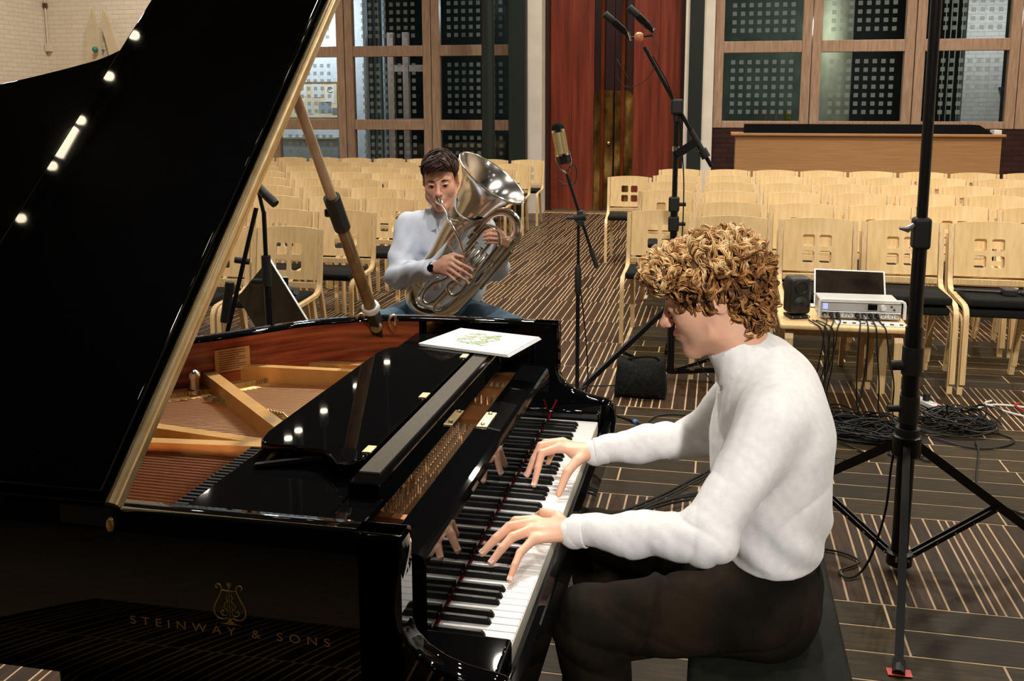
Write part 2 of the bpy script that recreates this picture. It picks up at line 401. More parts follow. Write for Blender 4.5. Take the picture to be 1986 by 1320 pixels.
for ax, nm, m in (('x','plank_tiles',TILEX),('y','strip_tiles',TILEY)):
    me = bpy.data.meshes.new(nm); me.from_pydata(rest[ax].v, [], rest[ax].f)
    link(nm, me, m, floor, kind='stuff')

# ---- shell
struct('ceiling', MB().box((XL-.2,YF-.2,CEIL),(XR+.2,YB+5.2,CEIL+.2)), CEILMAT)
struct('wall_left', MB().box((XL-.2,YF,0),(XL,YB+.2,CEIL)), WHITEBRICK)
struct('wall_right', MB().box((XR,YF,0),(XR+.2,YB+5,CEIL)), PLASTER)
struct('wall_front', MB().box((XL-.2,YF-.2,0),(XR+.2,YF,CEIL)), DARKWALL)
wb = MB(); wb.box((XL,YB,0),(-8.7,YB+.2,CEIL)); struct('wall_back', wb, WHITEBRICK)
# wall above glazing and doors (out of view but it closes the room)
struct('trim_1', MB().box((-8.7,YB,3.85),(XR,YB+.2,CEIL)), DARKWALL)

# ---- glazing
glass = bpy.data.materials.new('window_glass'); glass.use_nodes = True
nt = glass.node_tree; nt.nodes.clear(); o_ = nt.nodes.new('ShaderNodeOutputMaterial'); mx = nt.nodes.new('ShaderNodeMixShader')
tr = nt.nodes.new('ShaderNodeBsdfTransparent'); tr.inputs[0].default_value = (.88,.94,.94,1); gl = nt.nodes.new('ShaderNodeBsdfGlossy'); gl.inputs['Roughness'].default_value = .02
fr = nt.nodes.new('ShaderNodeFresnel'); fr.inputs[0].default_value = 1.5
nt.links.new(fr.outputs[0], mx.inputs[0]); nt.links.new(tr.outputs[0], mx.inputs[1]); nt.links.new(gl.outputs[0], mx.inputs[2]); nt.links.new(mx.outputs[0], o_.inputs[0])
frit = bpy.data.materials.new('frosted_square_print'); frit.use_nodes = True
nt = frit.node_tree; bs = nt.nodes['Principled BSDF']; bs.inputs['Base Color'].default_value = (.20,.235,.23,1); bs.inputs['Roughness'].default_value = .9
bs.inputs['Alpha'].default_value = .6
def glazing(name, x0, x1, zs, y=YB, dots=True, st=.14):
    """one framed unit between joints x0..x1; zs = list of (rail z0, rail z1)"""
    root = thing(name, 'unused', 'window'); del root['label']; del root['category']; root['kind'] = 'structure'
    root.location = ((x0+x1)/2, y, 0)
    fm = MB(); g = .006; d0, d1 = y-.02, y+.10
    zt = zs[-1][1]; zb = zs[0][0]
    for a, b in ((x0+g, x0+st), (x1-st, x1-g)):
        s = MB().rbox((a,d0,zb),(b,d1,zt), .006); obj('stile', s, OAK, root)
    for z0, z1 in zs:
        s = MB().rbox((x0+st,d0+.006,z0),(x1-st,d1-.006,z1), .006); obj('rail', s, OAK, root)
    for (a0,a1),(b0,b1) in zip(zs[:-1], zs[1:]):
        p = MB().box((x0+st-.01,y+.038,a1-.01),(x1-st+.01,y+.046,b0+.01)); pane = obj('pane', p, glass, root)
        if dots:
            dm = MB(); w = x1-x0-2*st; h = b0-a1; pz = .123
            nx = int((w-.12)/.121); nz = int((h-.1)/pz)
            for i in range(nx):
                for j in range(nz):
                    cx = (x0+x1)/2+(i-(nx-1)/2)*.121; cz = (a1+b0)/2+(j-(nz-1)/2)*pz
                    dm.add([(cx-.031,y+.036,cz-.031),(cx+.031,y+.036,cz-.031),(cx+.031,y+.036,cz+.031),(cx-.031,y+.036,cz+.031)],[(0,1,2,3)])
            me = bpy.data.meshes.new('square_print'); me.from_pydata(dm.v, [], dm.f)
            link('square_print', me, frit, root, kind='stuff')
    return root
RL = [(.04,.20),(1.30,1.465),(2.475,2.645),(3.70,3.85)]
RR = [(1.36,1.465),(2.475,2.645),(3.70,3.85)]
for i, (a, b) in enumerate(((-8.60,-7.03),(-7.03,-5.69),(-5.69,-4.22),(-4.22,-2.80))): glazing('window_%d'%(i+1), a, b, RL)
for i, (a, b) in enumerate(((.235,1.65),(1.65,3.09),(3.09,4.50),(4.50,5.95))): glazing('window_%d'%(i+5), a, b, RR)
struct('trim_2', MB().box((.235,YB-.01,0),(XR,YB+.2,1.36)), DARKBRICK)
# ---- columns, pillars
struct('pillar_1', MB().box((-2.80,12.93,0),(-2.385,13.35,3.9)), PLASTER)
struct('column_1', MB().rbox((-2.805,12.42,0),(-2.54,12.60,3.9),.01), GREENCOL)
struct('column_2', MB().cyl((-3.10,12.36,0),(-3.10,12.36,3.9),.098,n=24), GREENCOL, smooth=True)
struct('pillar_2', MB().box((-.20,13.04,0),(-.138,13.4,3.9)), PLASTER)
struct('column_3', MB().rbox((-.135,12.98,0),(.07,13.14,3.9),.01), GREENCOL)
struct('pillar_3', MB().box((.075,13.02,0),(.235,13.3,3.9)), PLASTER)
# ---- double door
struct('trim_3', MB().rbox((-2.385,13.22,0),(-2.32,13.5,3.9),.006), DOORDARK)
struct('trim_4', MB().rbox((-.27,13.22,0),(-.20,13.5,3.9),.006), DOORDARK)
struct('trim_5', MB().rbox((-2.385,13.14,0),(-.20,13.24,.022),.004), ramp_mat('threshold_metal',[rgb(120,92,60),rgb(160,130,92)],nscale=20,rough=.4,metal=.6))
for k, (a, b, s) in enumerate(((-2.32,-1.303,1),(-1.297,-.27,-1))):
    dr = thing('door_%d'%(k+1), 'x', 'x', ((a+b)/2,13.4,0)); del dr['label']; del dr['category']; dr['kind'] = 'structure'
    # boards of the leaf: wide plank towards the jamb, narrow dark stile at the meeting edge
    edges = ([a, a+.34, a+.70, b-.0] if s > 0 else [a, a+.30, a+.66, b])
    yy = 13.36
    if s > 0: seg = [(a,a+.34,0),(a+.34,a+.70,.004),(a+.70,b,-.012)]
    else: seg = [(a,a+.295,-.012),(a+.295,a+.70,.004),(a+.70,b,0)]
    for i, (p, q, dy) in enumerate(seg):
        dark = (s > 0 and i == 2) or (s < 0 and i == 0)
        obj('door_board', MB().rbox((p+.001,yy-dy,.03),(q-.001,13.44,3.88),.003), DOORDARK if dark else DOORRED, dr)
    # brass plate with a rounded top
    pa, pb = (b-.31, b-.012) if s > 0 else (a+.012, a+.30)
    zt = 1.93; r = .11
    poly = [(pa,.04),(pb,.04),(pb,zt)]
    if s > 0: poly = [(pa,.04),(pb,.04),(pb,zt)]+[(pa+r-r*math.sin(t*PI/10), zt-r+r*math.cos(t*PI/10)) for t in range(0,6)]
    else: poly = [(pa,.04),(pb,.04)]+[(pb-r+r*math.cos(t*PI/10), zt-r+r*math.sin(t*PI/10)) for t in range(0,6)]+[(pa,zt)]
    obj('kick_plate', MB().prism(poly, 13.340, 13.346, lambda u,v,w:(u,w,v)), OLDBRASS, dr)
    xb = (b-.175) if s > 0 else (a+.14)
    obj('pull_bar', MB().rbox((xb-.028,13.26,.03),(xb+.028,13.30,3.7),.012), COPPERBAR, dr)
    bk = MB()
    for z in (.3,1.2,2.4,3.4): bk.box((xb-.012,13.30,z-.02),(xb+.012,13.345,z+.02))
    obj('bracket', bk, OLDBRASS, dr)
    if s > 0: obj('door_knob', MB().sphere((-1.375,13.31,1.105),.028).cyl((-1.375,13.31,1.105),(-1.375,13.345,1.105),.014), BRASS, dr, smooth=True)
# ---- behind the glass: an entrance lobby
LOBBY = ramp_mat('lobby_dark_teal_wall', [(.014,.026,.026,1),(.030,.050,.050,1)], nscale=2, rough=.5)
LOBW = ramp_mat('lobby_white_wall', [rgb(200,208,220),rgb(222,228,236)], nscale=25, rough=.85, bump=.3, bscale=60)
struct('wall_lobby_back', MB().box((XL,18.0,0),(XR,18.2,CEIL)), LOBBY)
struct('wall_lobby_white', MB().box((-9.4,14.66,0),(-5.98,14.9,3.9)), LOBW)
lobd = MB()
for i in range(5): lobd.cyl((-6.05+.085*i,15.0,0),(-6.05+.085*i,15.0,3.9),.038,n=10)
struct('curtain_lobby', lobd, ramp_mat('grey_blue_curtain',[rgb(70,92,100),rgb(160,178,186)],scale=(14,14,.2),nscale=3,rough=.6), smooth=True)
LOBF = mat('lobby_pale_frame', rgb(150,132,124), .6)
struct('trim_6', MB().rbox((-5.62,14.9,0),(-5.50,15.0,3.0),.005), LOBF)
struct('trim_7', MB().rbox((-5.33,14.9,0),(-5.22,15.0,3.0),.005), LOBF)
struct('trim_8', MB().rbox((-5.50,14.91,2.30),(-4.95,14.99,2.42),.005), LOBF)
struct('trim_9', MB().rbox((-5.50,14.91,1.36),(-4.95,14.99,1.46),.005), LOBF)
struct('column_4', MB().cyl((2.16,14.6,0),(2.16,14.6,4.2),.26,n=32), ramp_mat('pale_column',[rgb(150,152,132),rgb(176,178,156)],nscale=6,rough=.7), smooth=True)
struct('wall_lobby_grey', MB().box((.3,15.4,0),(1.75,15.6,4.2)), ramp_mat('lobby_grey_green',[rgb(70,82,76),rgb(92,104,96)],nscale=4,rough=.8))
struct('wall_lobby_brick', MB().box((4.22,14.98,0),(4.80,15.2,4.2)), brickmat('lobby_white_brick', rgb(206,206,208), rgb(196,196,200), rgb(176,176,180), bw=.22, bh=.07))
blind = MB()
for i in range(6): blind.box((3.72+.085*i,15.0,0),(3.735+.085*i,15.02,4.2))
struct('trim_10', blind, mat('pale_blind_cord', rgb(120,130,130), .7))
lamp('lobby_lamp', (-6.9,13.5,3.3), 150, color=(.92,.95,1.), radius=.12)
lamp('lobby_lamp', (4.5,13.9,3.0), 48, color=(1.,.95,.90), radius=.12)
lamp('lobby_lamp', (1.6,13.8,2.9), 40, color=(1.,.97,.86), radius=.12)
lamp('lobby_lamp', (-3.6,15.2,3.4), 40, color=(.86,.95,1.), radius=.12)
# notice board with pinned sheets
nb = thing('notice_board', 'framed cream notice board with pinned sheets on the white lobby wall behind the glass', 'notice board', (-7.0,14.66,1.45))
obj('board', MB().box((-7.50,14.63,1.48),(-6.50,14.659,2.09)), ramp_mat('cream_board',[rgb(222,208,178),rgb(234,222,196)],nscale=6,rough=.8), nb)
fm = MB()
for a, b in (((-7.53,1.45),(-6.47,1.48)),((-7.53,2.09),(-6.47,2.12)),((-7.53,1.48),(-7.50,2.09)),((-6.50,1.48),(-6.47,2.09))): fm.box((a[0],14.62,a[1]),(b[0],14.662,b[1]))
obj('frame', fm, ramp_mat('board_frame_wood',[rgb(120,96,66),rgb(150,122,86)],nscale=6), nb)
SH = [(-6.98,1.84,.20,.24,(.72,.74,.75)),(-6.72,1.74,.18,.30,(.80,.78,.74)),(-6.86,1.56,.24,.20,(.30,.36,.42)),(-7.28,1.58,.16,.22,(.75,.74,.70)),(-7.08,1.54,.12,.20,(.62,.64,.66)),(-6.60,1.53,.10,.12,(.2,.22,.24)),(-7.3,1.86,.22,.2,(.78,.76,.72))]
for i, (x, z, w, h, c) in enumerate(SH):
    obj('pinned_sheet', MB().box((x,14.622,z),(x+w,14.629,z+h)), mat('sheet_%d'%i, c+(1,), .7), nb)
rg = MB(); rg.tube([(-6.62+.055*math.cos(t*.35),14.62,1.97+.045*math.sin(t*.35)) for t in range(2,17)], .006, 6)
obj('printed_ring', rg, SCREENBLK, nb)
wc = thing('lobby_counter', 'pale counter top below the notice board behind the glass', 'counter', (-7.3,14.35,0))
obj('worktop', MB().rbox((-8.6,14.1,1.10),(-6.3,14.62,1.14),.006), mat('pale_worktop', rgb(190,190,184), .5), wc)
obj('front_panel', MB().rbox((-8.6,14.14,0),(-6.3,14.6,1.10),.006), mat('pale_counter_front', rgb(168,180,188), .6), wc)
for i in range(3):
    c = MB(); x = 1.04+i*.13+(0,.02,.05)[i]; r = .05
    c.lathe([(r*.8,0),(r,.01),(r*1.05,.15),(r*.96,.15),(r*.9,.012),(0,.012)], (x,13.26,1.466), (0,0,1), 16)
    solo('cup', c, mat('cup_glaze_%d'%i, (rgb(150,150,140),rgb(168,166,156),rgb(150,158,60))[i], .4), ['pale cup on the window ledge nearest the green column','pale cup in the middle of the three on the window ledge','yellow green cup on the window ledge furthest from the red doors'][i], 'cup', 'cups on the window ledge', smooth=True)
jk = MB().sphere((4.89,14.86,1.78),.5,14,10,(.17,.14,.42)).box((4.76,14.86,1.95),(4.90,14.985,1.99)); solo('jacket', jk, mat('blue_jacket', rgb(26,34,70), .9), 'dark blue jacket hanging beside the white brick strip behind the glass', 'jacket', smooth=True)
# conduit and junction box at the white wall corner
cd = thing('wall_conduit', 'thin cream cable conduit with junction box on the white brick corner', 'conduit', (-11.16,13.06,2.6))
obj('cable', MB().cyl((-11.16,13.075,2.75),(-11.16,13.075,3.6),.014), mat('cream_paint', rgb(216,204,184), .6), cd, smooth=True)
obj('junction_box', MB().rbox((-11.19,13.02,2.62),(-11.08,13.098,2.76),.01), MATS['cream_paint'], cd)
obj('cable_clip', MB().rbox((-11.19,13.05,3.36),(-11.12,13.098,3.44),.008), mat('brown_clip', rgb(84,60,42), .6), cd)
# pale blade-shaped sculpture on the back wall
BLADE = ramp_mat('pale_carved_wood', [rgb(196,178,146),rgb(212,196,166)], nscale=5, rough=.7)
def blade(pts, nm, lab):
    mb = MB(); n = len(pts)//2
    mb.prism(pts, 12.93, 12.975, lambda u,v,w:(u,w,v)); mb.box((-10.2 if 'tall' in lab else -9.86,12.975,2.4),(-10.15 if 'tall' in lab else -9.8,13.098,2.45))
    solo(nm, mb, BLADE, lab, 'wall sculpture', 'pale carved blades on the white wall')
L_ = [(-10.35,1.7),(-10.35,2.3),(-10.31,2.7),(-10.24,3.1),(-10.15,3.34),(-10.12,3.2),(-10.07,2.9),(-10.04,2.5),(-10.05,1.7)]
R_ = [(-9.94,3.32),(-10.0,3.05),(-9.92,2.75),(-9.84,2.3),(-9.80,1.7),(-9.50,1.7),(-9.60,2.3),(-9.72,2.75),(-9.84,3.1)]
blade(L_, 'carved_blade', 'tall pale carved blade with curved outer edge on the white wall')
blade(R_, 'carved_blade', 'pale carved blade with slanting top beside the taller one on the wall')
solo('teal_ornament', MB().sphere((-10.09,12.86,2.63),.05,12,8).cyl((-10.09,12.86,2.63),(-10.09,13.1,2.63),.012), mat('teal_glaze', rgb(40,120,120), .4), 'small teal ball ornament on a peg below the carved blades', 'ornament', smooth=True)
# ceiling downlight discs (seen only in reflections)
lampm = mat('downlight_glow', (1,1,1,1), .5, emit=(1,.86,.62,1), estr=18)
# short suspended bar lamp with round lamps either side, mirrored in the piano lid
br = thing('bar_lamp', 'suspended bar lamp with a row of round lamps, mirrored in the raised piano lid', 'ceiling lamp', (-4.5,.6,6.0))
lamps = [(-3.96,1.33),(-4.18,1.03),(-4.43,.70),(-4.69,.35),(-4.98,-.06)]
obj('rail', MB().obox((-3.8,1.55,6.06),(-5.1,-.25,6.06),.05,.04), BLKMET, br)
obj('hanger', MB().cyl((-4.2,1.0,6.06),(-4.2,1.0,CEIL),.008).cyl((-4.8,.17,6.06),(-4.8,.17,CEIL),.008), BLKMET, br)
for x, y in lamps: obj('round_lamp', MB().cyl((x,y,6.0),(x,y,6.04),.034,n=20), lampm, br)
obj('tube_lamp', MB().tube([(-4.475,.64,6.0),(-4.615,.43,6.0)],.04,10), lampm, br)
# pendant spotlights over the seating, mirrored in the folded music desk
for i, y in enumerate((7.76,8.02,8.73,9.78,10.96)):
    s = thing('track_spotlight', '%s track spotlight along the chairs, counted from the piano' % ('first','second','third','fourth','fifth')[i], 'spotlight', (-4.3,y,4.0), 'track spotlights over the chairs')
    obj('housing', MB().cyl((-4.3,y,4.02),(-4.3,y,4.2),.05).cyl((-4.3,y,4.2),(-4.3,y,CEIL),.012), BLKMET, s, smooth=True)
    obj('lens', MB().cyl((-4.3,y,4.0),(-4.3,y,4.02),.042), lampm, s)
# counter with a long black cover in front of the windows
ct = thing('counter', 'long light wood counter in front of the windows, behind the chairs', 'counter', (2.25,11.4,0))
obj('front_panel', MB().rbox((.56,11.3,.02),(3.86,11.34,1.30),.003), COUNTERWOOD, ct)
obj('counter_top', MB().rbox((.50,11.26,1.30),(3.90,11.95,1.333),.005), COUNTERWOOD, ct, label='lighter edged top')
for a, b in ((.56,.60),(3.82,3.86)): obj('side_panel', MB().rbox((a,11.34,.02),(b,11.9,1.30),.003), COUNTERWOOD, ct)
cv = MB(); cv.add([(.67,11.32,1.335),(3.76,11.32,1.335),(3.80,11.85,1.335),(.67,11.85,1.335),(.68,11.36,1.447),(3.60,11.36,1.447),(3.60,11.80,1.447),(.68,11.80,1.447)],[(0,3,2,1),(4,5,6,7),(0,1,5,4),(1,2,6,5),(2,3,7,6),(3,0,4,7)])
solo('black_cover', cv, mat('black_cover_cloth', (.004,.004,.004,1), .95, spec=.05), 'long black wedge shaped cover lying on the light wood counter', 'cover')
solo('paper_stack', MB().rbox((3.79,11.40,1.334),(3.88,11.6,1.385),.004), PAPER, 'small white paper stack on the counter end beyond the black cover', 'paper')

# ================================================================== CHAIRS
SEATBLK = ramp_mat('black_seat_fabric', [(.007,.007,.007,1),(.016,.016,.015,1)], nscale=150, rough=.95, spec=.15, bump=.1)
def ribbon(path, w, t, x0):
    """bent flat strip in the y-z plane: path of (y,z), width w in x from x0, thickness t"""
    mb = MB(); P = [Vector((0,p[0],p[1])) for p in path]; k = len(P); vs=[]; fs=[]
    for i, p in enumerate(P):
        d = (P[min(i+1,k-1)]-P[max(i-1,0)]).normalized(); nrm = Vector((0,-d.z,d.y))
        for sx, sn in ((0,-1),(1,-1),(1,1),(0,1)): vs.append(p+nrm*(t/2*sn)+Vector((x0+sx*w,0,0)))
    for i in range(k-1):
        a=i*4; b=a+4
        for j in range(4): fs.append((a+j,a+(j+1)%4,b+(j+1)%4,b+j))
    fs += [(3,2,1,0),((k-1)*4,(k-1)*4+1,(k-1)*4+2,(k-1)*4+3)]
    return mb.add(vs, fs)
def arcpts(c, r, a0, a1, n=5): return [(c[0]+r*math.cos(math.radians(a0+(a1-a0)*i/n)), c[1]+r*math.sin(math.radians(a0+(a1-a0)*i/n))) for i in range(n+1)]
side_path = [(.262,.895),(.235,.74),(.214,.60)]+[(.208,.55),(.192,.515),(.162,.492),(.12,.482),(0,.474),(-.14,.466)]+[(-.19,.460),(-.22,.444),(-.236,.415),(-.24,.37),(-.246,.18),(-.25,0)]
def back_panel():
    ch = .012
    holes_x = [(-.090,-.015),(.015,.090)]; holes_z = [(.622,.697),(.727,.802)]
    xs = sorted([-.213,-.19,-.16,-.125,.125,.16,.19,.213,0]+[v for a,b in holes_x for v in (a,a+ch,b-ch,b)])
    zs = sorted([.572,.60,.84,.87,.898]+[v for a,b in holes_z for v in (a,a+ch,b-ch,b)])
    def P3(x, z, off):
        y = .205+(z-.55)*.165+.030*(1-(x/.213)**2)+off
        return (x, y, z+(.012*(1-(x/.213)**2) if z > .89 else 0)-(.006*(1-(x/.213)**2) if z < .573 else 0))
    cells = []
    def cell_hole(x0,x1,z0,z1):
        for a,b in holes_x:
            for c,d in holes_z:
                if x0 >= a-1e-6 and x1 <= b+1e-6 and z0 >= c-1e-6 and z1 <= d+1e-6: return (a,b,c,d)
    poly = []
    for x0,x1 in zip(xs[:-1],xs[1:]):
        for z0,z1 in zip(zs[:-1],zs[1:]):
            h = cell_hole(x0,x1,z0,z1)
            if h is None: poly.append([(x0,z0),(x1,z0),(x1,z1),(x0,z1)]); continue
            a,b,c,d = h; lx_ = abs(x0-a)<1e-6; rx_ = abs(x1-b)<1e-6; lz = abs(z0-c)<1e-6; rz = abs(z1-d)<1e-6
            if (lx_ or rx_) and (lz or rz):
                cx = x0 if lx_ else x1; cz = z0 if lz else z1; ox = x1 if lx_ else x0; oz = z1 if lz else z0
                mx_ = cx+(ox-cx)*.3; mz = cz+(oz-cz)*.3
                poly.append([(cx,cz),(ox,cz),(mx_,mz),(cx,oz)])
    cnt = {}
    for p in poly:
        for q, r in zip(p, p[1:]+p[:1]):
            k = tuple(sorted(((round(q[0],4),round(q[1],4)),(round(r[0],4),round(r[1],4))))); cnt[k] = cnt.get(k,0)+1
    mb = MB()
    for p in poly:
        mb.add([P3(*q,-.005) for q in p],[tuple(range(len(p)))]); mb.add([P3(*q,.005) for q in p],[tuple(range(len(p)-1,-1,-1))])
        for q, r in zip(p, p[1:]+p[:1]):
            k = tuple(sorted(((round(q[0],4),round(q[1],4)),(round(r[0],4),round(r[1],4)))))
            if cnt[k] == 1: mb.add([P3(*q,-.005),P3(*r,-.005),P3(*r,.005),P3(*q,.005)],[(0,1,2,3)])
    return mb
M_SIDE = [ribbon(side_path, .030, .022, x).mesh('side_frame', True, 35) for x in (-.247,.217)]
def rear_leg_mb(x): return MB().obox((x,.150,.478),(x,.262,0),.030,.034,up=(0,1,0))
M_RLEG = [rear_leg_mb(x).mesh('rear_leg') for x in (-.195,.195)]
M_SEAT = MB().rbox((-.215,-.225,.462),(.215,.165,.512),.018,3).mesh('seat', True, 60)
M_BACK = back_panel().mesh('backrest', True, 35)
M_CROSS = MB().rbox((-.215,.198,.517),(.215,.216,.556),.003).mesh('crossbar')
for me, m in [(M_SIDE[0],BIRCHEDGE),(M_SIDE[1],BIRCHEDGE),(M_RLEG[0],BIRCHEDGE),(M_RLEG[1],BIRCHEDGE),(M_SEAT,SEATBLK),(M_BACK,BIRCH),(M_CROSS,BIRCHEDGE)]: me.materials.append(m)
def chair0(loc, label, group):
    t = thing('stacking_chair', label, 'chair', loc, group)
    Z = (0,0,0)
    for me, nm in ((M_SIDE[0],'side_frame'),(M_SIDE[1],'side_frame'),(M_RLEG[0],'rear_leg'),(M_RLEG[1],'rear_leg'),(M_SEAT,'seat'),(M_BACK,'backrest'),(M_CROSS,'crossbar')):
        link(nm, me, None, t, loc=Z)
    return t
ORD = ['first','second','third','fourth','fifth','sixth','seventh','eighth','ninth','tenth','eleventh','twelfth']
proto = None
def chair(x, y, z, label, group, rot=0.):
    global proto
    if proto is None:
        proto = chair0((x,y,z), label, group); proto.rotation_euler = (0,0,rot); return proto
    return dup(proto, (x,y,z), label, group, rot)
rc = random.Random(11)
# block by the doors and the counter: stacked in pairs
for k in range(6):
    yb = 4.72+.925*k-.25
    j0 = 1 if k == 0 else 0
    jn = [5,6,7,8,8,9][k]
    for j in range(j0, jn):
        x = -.08+.525*j+rc.uniform(-.008,.008); y = yb+rc.uniform(-.02,.02)
        rowname = '%s row behind the equipment table' % ORD[k]
        seatname = '%s from the aisle' % ORD[j-j0]
        single = (k == 1 and j == 0)
        if single:
            chair(x, y-.12, 0, 'single birch chair at the aisle end of the second row behind the equipment table', 'birch chairs by the equipment table'); continue
        chair(x, y, 0, 'lower birch chair of stacked pair, %s, %s' % (seatname, rowname), 'birch chairs by the equipment table')
        chair(x+.006, y-.022, .066, 'upper birch chair of stacked pair, %s, %s' % (seatname, rowname), 'birch chairs by the equipment table')
chair(-.615, 8.72, 0, 'lone birch chair standing apart in front of the red doors', 'birch chairs by the equipment table', rot=.06)
# block behind the raised piano lid and the tuba player: single chairs
for k in range(9):
    yb = 4.1+.97*k-.25
    n = [3,3,4,5,6,7,8,9,9][k]
    for j in range(n):
        if k == 8 and j > 8: continue
        x = -2.40-.53*j+rc.uniform(-.012,.012)
        chair(x, yb+rc.uniform(-.02,.02), 0, 'birch chair, %s from the aisle, %s row behind the tuba player' % (ORD[j], ORD[k]), 'birch chairs behind the tuba player')

# ================================================================== TABLE AND RECORDING GEAR
tb = thing('low_table', 'low birch table with bent legs carrying the recording gear', 'table', (1.03,3.92,0))
obj('table_top', MB().rbox((.70,3.66,.478),(1.385,4.18,.508),.012,3), BIRCH, tb)
for x in (.74,1.315):
    for y0, y1, s in ((3.70,3.70,1),(4.14,4.14,-1)):
        p = [(y0+s*.16,.466),(y0+s*.05,.462),(y0+s*.018,.448),(y0+s*.002,.42),(y0,.36),(y0-s*.006,0)]
        obj('leg', ribbon(p, .045, .024, x-.01), BIRCHEDGE, tb)
for y in (3.74,4.09): obj('apron', MB().rbox((.775,y,.43),(1.30,y+.022,.476),.003), BIRCHEDGE, tb)
sp = thing('monitor_speaker', 'small dark olive black monitor speaker on the birch table beside the silver rack', 'speaker', (.80,3.83,.508))
TL = Matrix.Translation((.80,3.85,.512)) @ Matrix.Rotation(.30,4,'Z')
def lx(mb, M): mb.v = [tuple(M @ Vector(p)) for p in mb.v]; return mb
OLIVEBLK = mat('olive_black_casing', rgb(36,37,32), .45)
obj('cabinet', lx(MB().rbox((-.062,-.055,.022),(.062,.060,.232),.022,4), TL), OLIVEBLK, sp, smooth=True, angle=60)
obj('woofer', lx(MB().lathe([(.046,0),(.044,-.004),(.038,.004),(.012,.012),(.010,.006),(0,.004)], (0,-.0555,.085), (0,-1,0), 24), TL), BLKRUB, sp, smooth=True)
obj('tweeter', lx(MB().lathe([(.040,0),(.034,.003),(.020,-.008),(.012,-.010),(.010,-.004),(0,-.002)], (0,-.0565,.175), (0,-1,0), 24), TL), LACQ2, sp, smooth=True)
obj('stand_foot', lx(MB().rbox((-.058,-.058,0),(.058,.056,.016),.006).cyl((0,0,.014),(0,0,.026),.03), TL), BLKRUB, sp)
ls = MB()
for a in (-.045,.0,.045): ls.sphere((a,-.059,.010),.004,8,6)
obj('status_light', lx(ls, TL), CHROME, sp)
rk = thing('recording_interface', 'silver rack recording interface with white handle frame and a row of plugs', 'audio interface', (1.15,3.86,.508))
TR = Matrix.Translation((1.145,3.84,.512)) @ Matrix.Rotation(.03,4,'Z')
obj('casing', lx(MB().rbox((-.215,.0,.004),(.215,.26,.096),.006), TR), SILVERPL, rk)
fr_ = [(-.228,-.02,.012),(-.228,-.02,.092),(-.224,-.02,.104),(-.212,-.02,.112),(.212,-.02,.112),(.224,-.02,.104),(.228,-.02,.092),(.228,-.02,.012)]
obj('handle_frame', lx(MB().tube(fr_, .009, 8), TR), WHITEPL, rk, smooth=True)
obj('front_panel', lx(MB().rbox((-.212,-.006,.046),(.212,.0,.098),.002), TR), SILVERPL, rk)
obj('socket_panel', lx(MB().rbox((-.212,-.006,.004),(.212,.0,.044),.002), TR), STEEL, rk)
obj('display', lx(MB().rbox((.035,-.009,.056),(.085,-.006,.090),.001), TR), SCREENBLK, rk)
obj('backlit_key', lx(MB().rbox((-.205,-.009,.056),(-.180,-.006,.088),.002), TR), BLUELED, rk)
obj('volume_knob', lx(MB().cyl((.115,-.006,.073),(.115,-.026,.073),.015,n=20), TR), WHITEPL, rk, smooth=True)
for x in (.160,.175): obj('small_knob', lx(MB().cyl((x,-.006,.08 if x<.17 else .062),(x,-.014,.08 if x<.17 else .062),.005,n=10), TR), BLKRUB, rk)
obj('vent_slot', lx(MB().box((-.03,-.021,.1125),(.0,-.019,.1155)), TR), BLKRUB, rk)
for i in range(12):
    x = -.195+.035*i
    s = obj('socket', lx(MB().lathe([(.013,-.006),(.014,-.010),(.010,-.010),(.010,-.004),(0,-.004)], (x,.0,.024), (0,1,0), 14), TR), CHROME if i in (3,4,9,10,11) else BLKRUB, rk, smooth=True)
    if i not in (3,4,9,10,11):
        obj('plug', lx(MB().cyl((x,-.006,.024),(x,-.052,.020),.009,n=10).cyl((x,-.052,.020),(x,-.072,.016),.005,n=8), TR), BLKMET if i%3 else STEEL, s, loc=(0,0,0))
lpt = thing('laptop', 'open silver laptop with dark reflecting screen behind the recording interface', 'laptop', (1.12,4.10,.508))
TP = Matrix.Translation((1.10,4.13,.512)) @ Matrix.Rotation(-.05,4,'Z')
obj('base', lx(MB().rbox((-.20,-.02,0),(.20,.045,.012),.004), TP), SILVERPL, lpt)
scr = Matrix.Translation((1.13,4.165,.524)) @ Matrix.Rotation(-.06,4,'Z') @ Matrix.Rotation(math.radians(-46),4,'X')
obj('lid', lx(MB().rbox((-.205,0,0),(.205,.008,.262),.012,3), scr), SILVERPL, lpt)
obj('screen', lx(MB().rbox((-.195,-.002,.012),(.195,.0005,.250),.004), scr), LAPSCREEN, lpt)
kb = thing('flat_keyboard', 'flat white keyboard strip lying at the table edge below the interface', 'keyboard', (1.16,3.72,.508))
obj('base', MB().rbox((1.00,3.70,.508),(1.36,3.79,.516),.003), WHITEPL, kb)
for i in range(14): obj('key', MB().rbox((1.012+.0245*i,3.708,.516),(1.031+.0245*i,3.73,.520),.001), BLKRUB if i%2 else WHITEPL, kb)

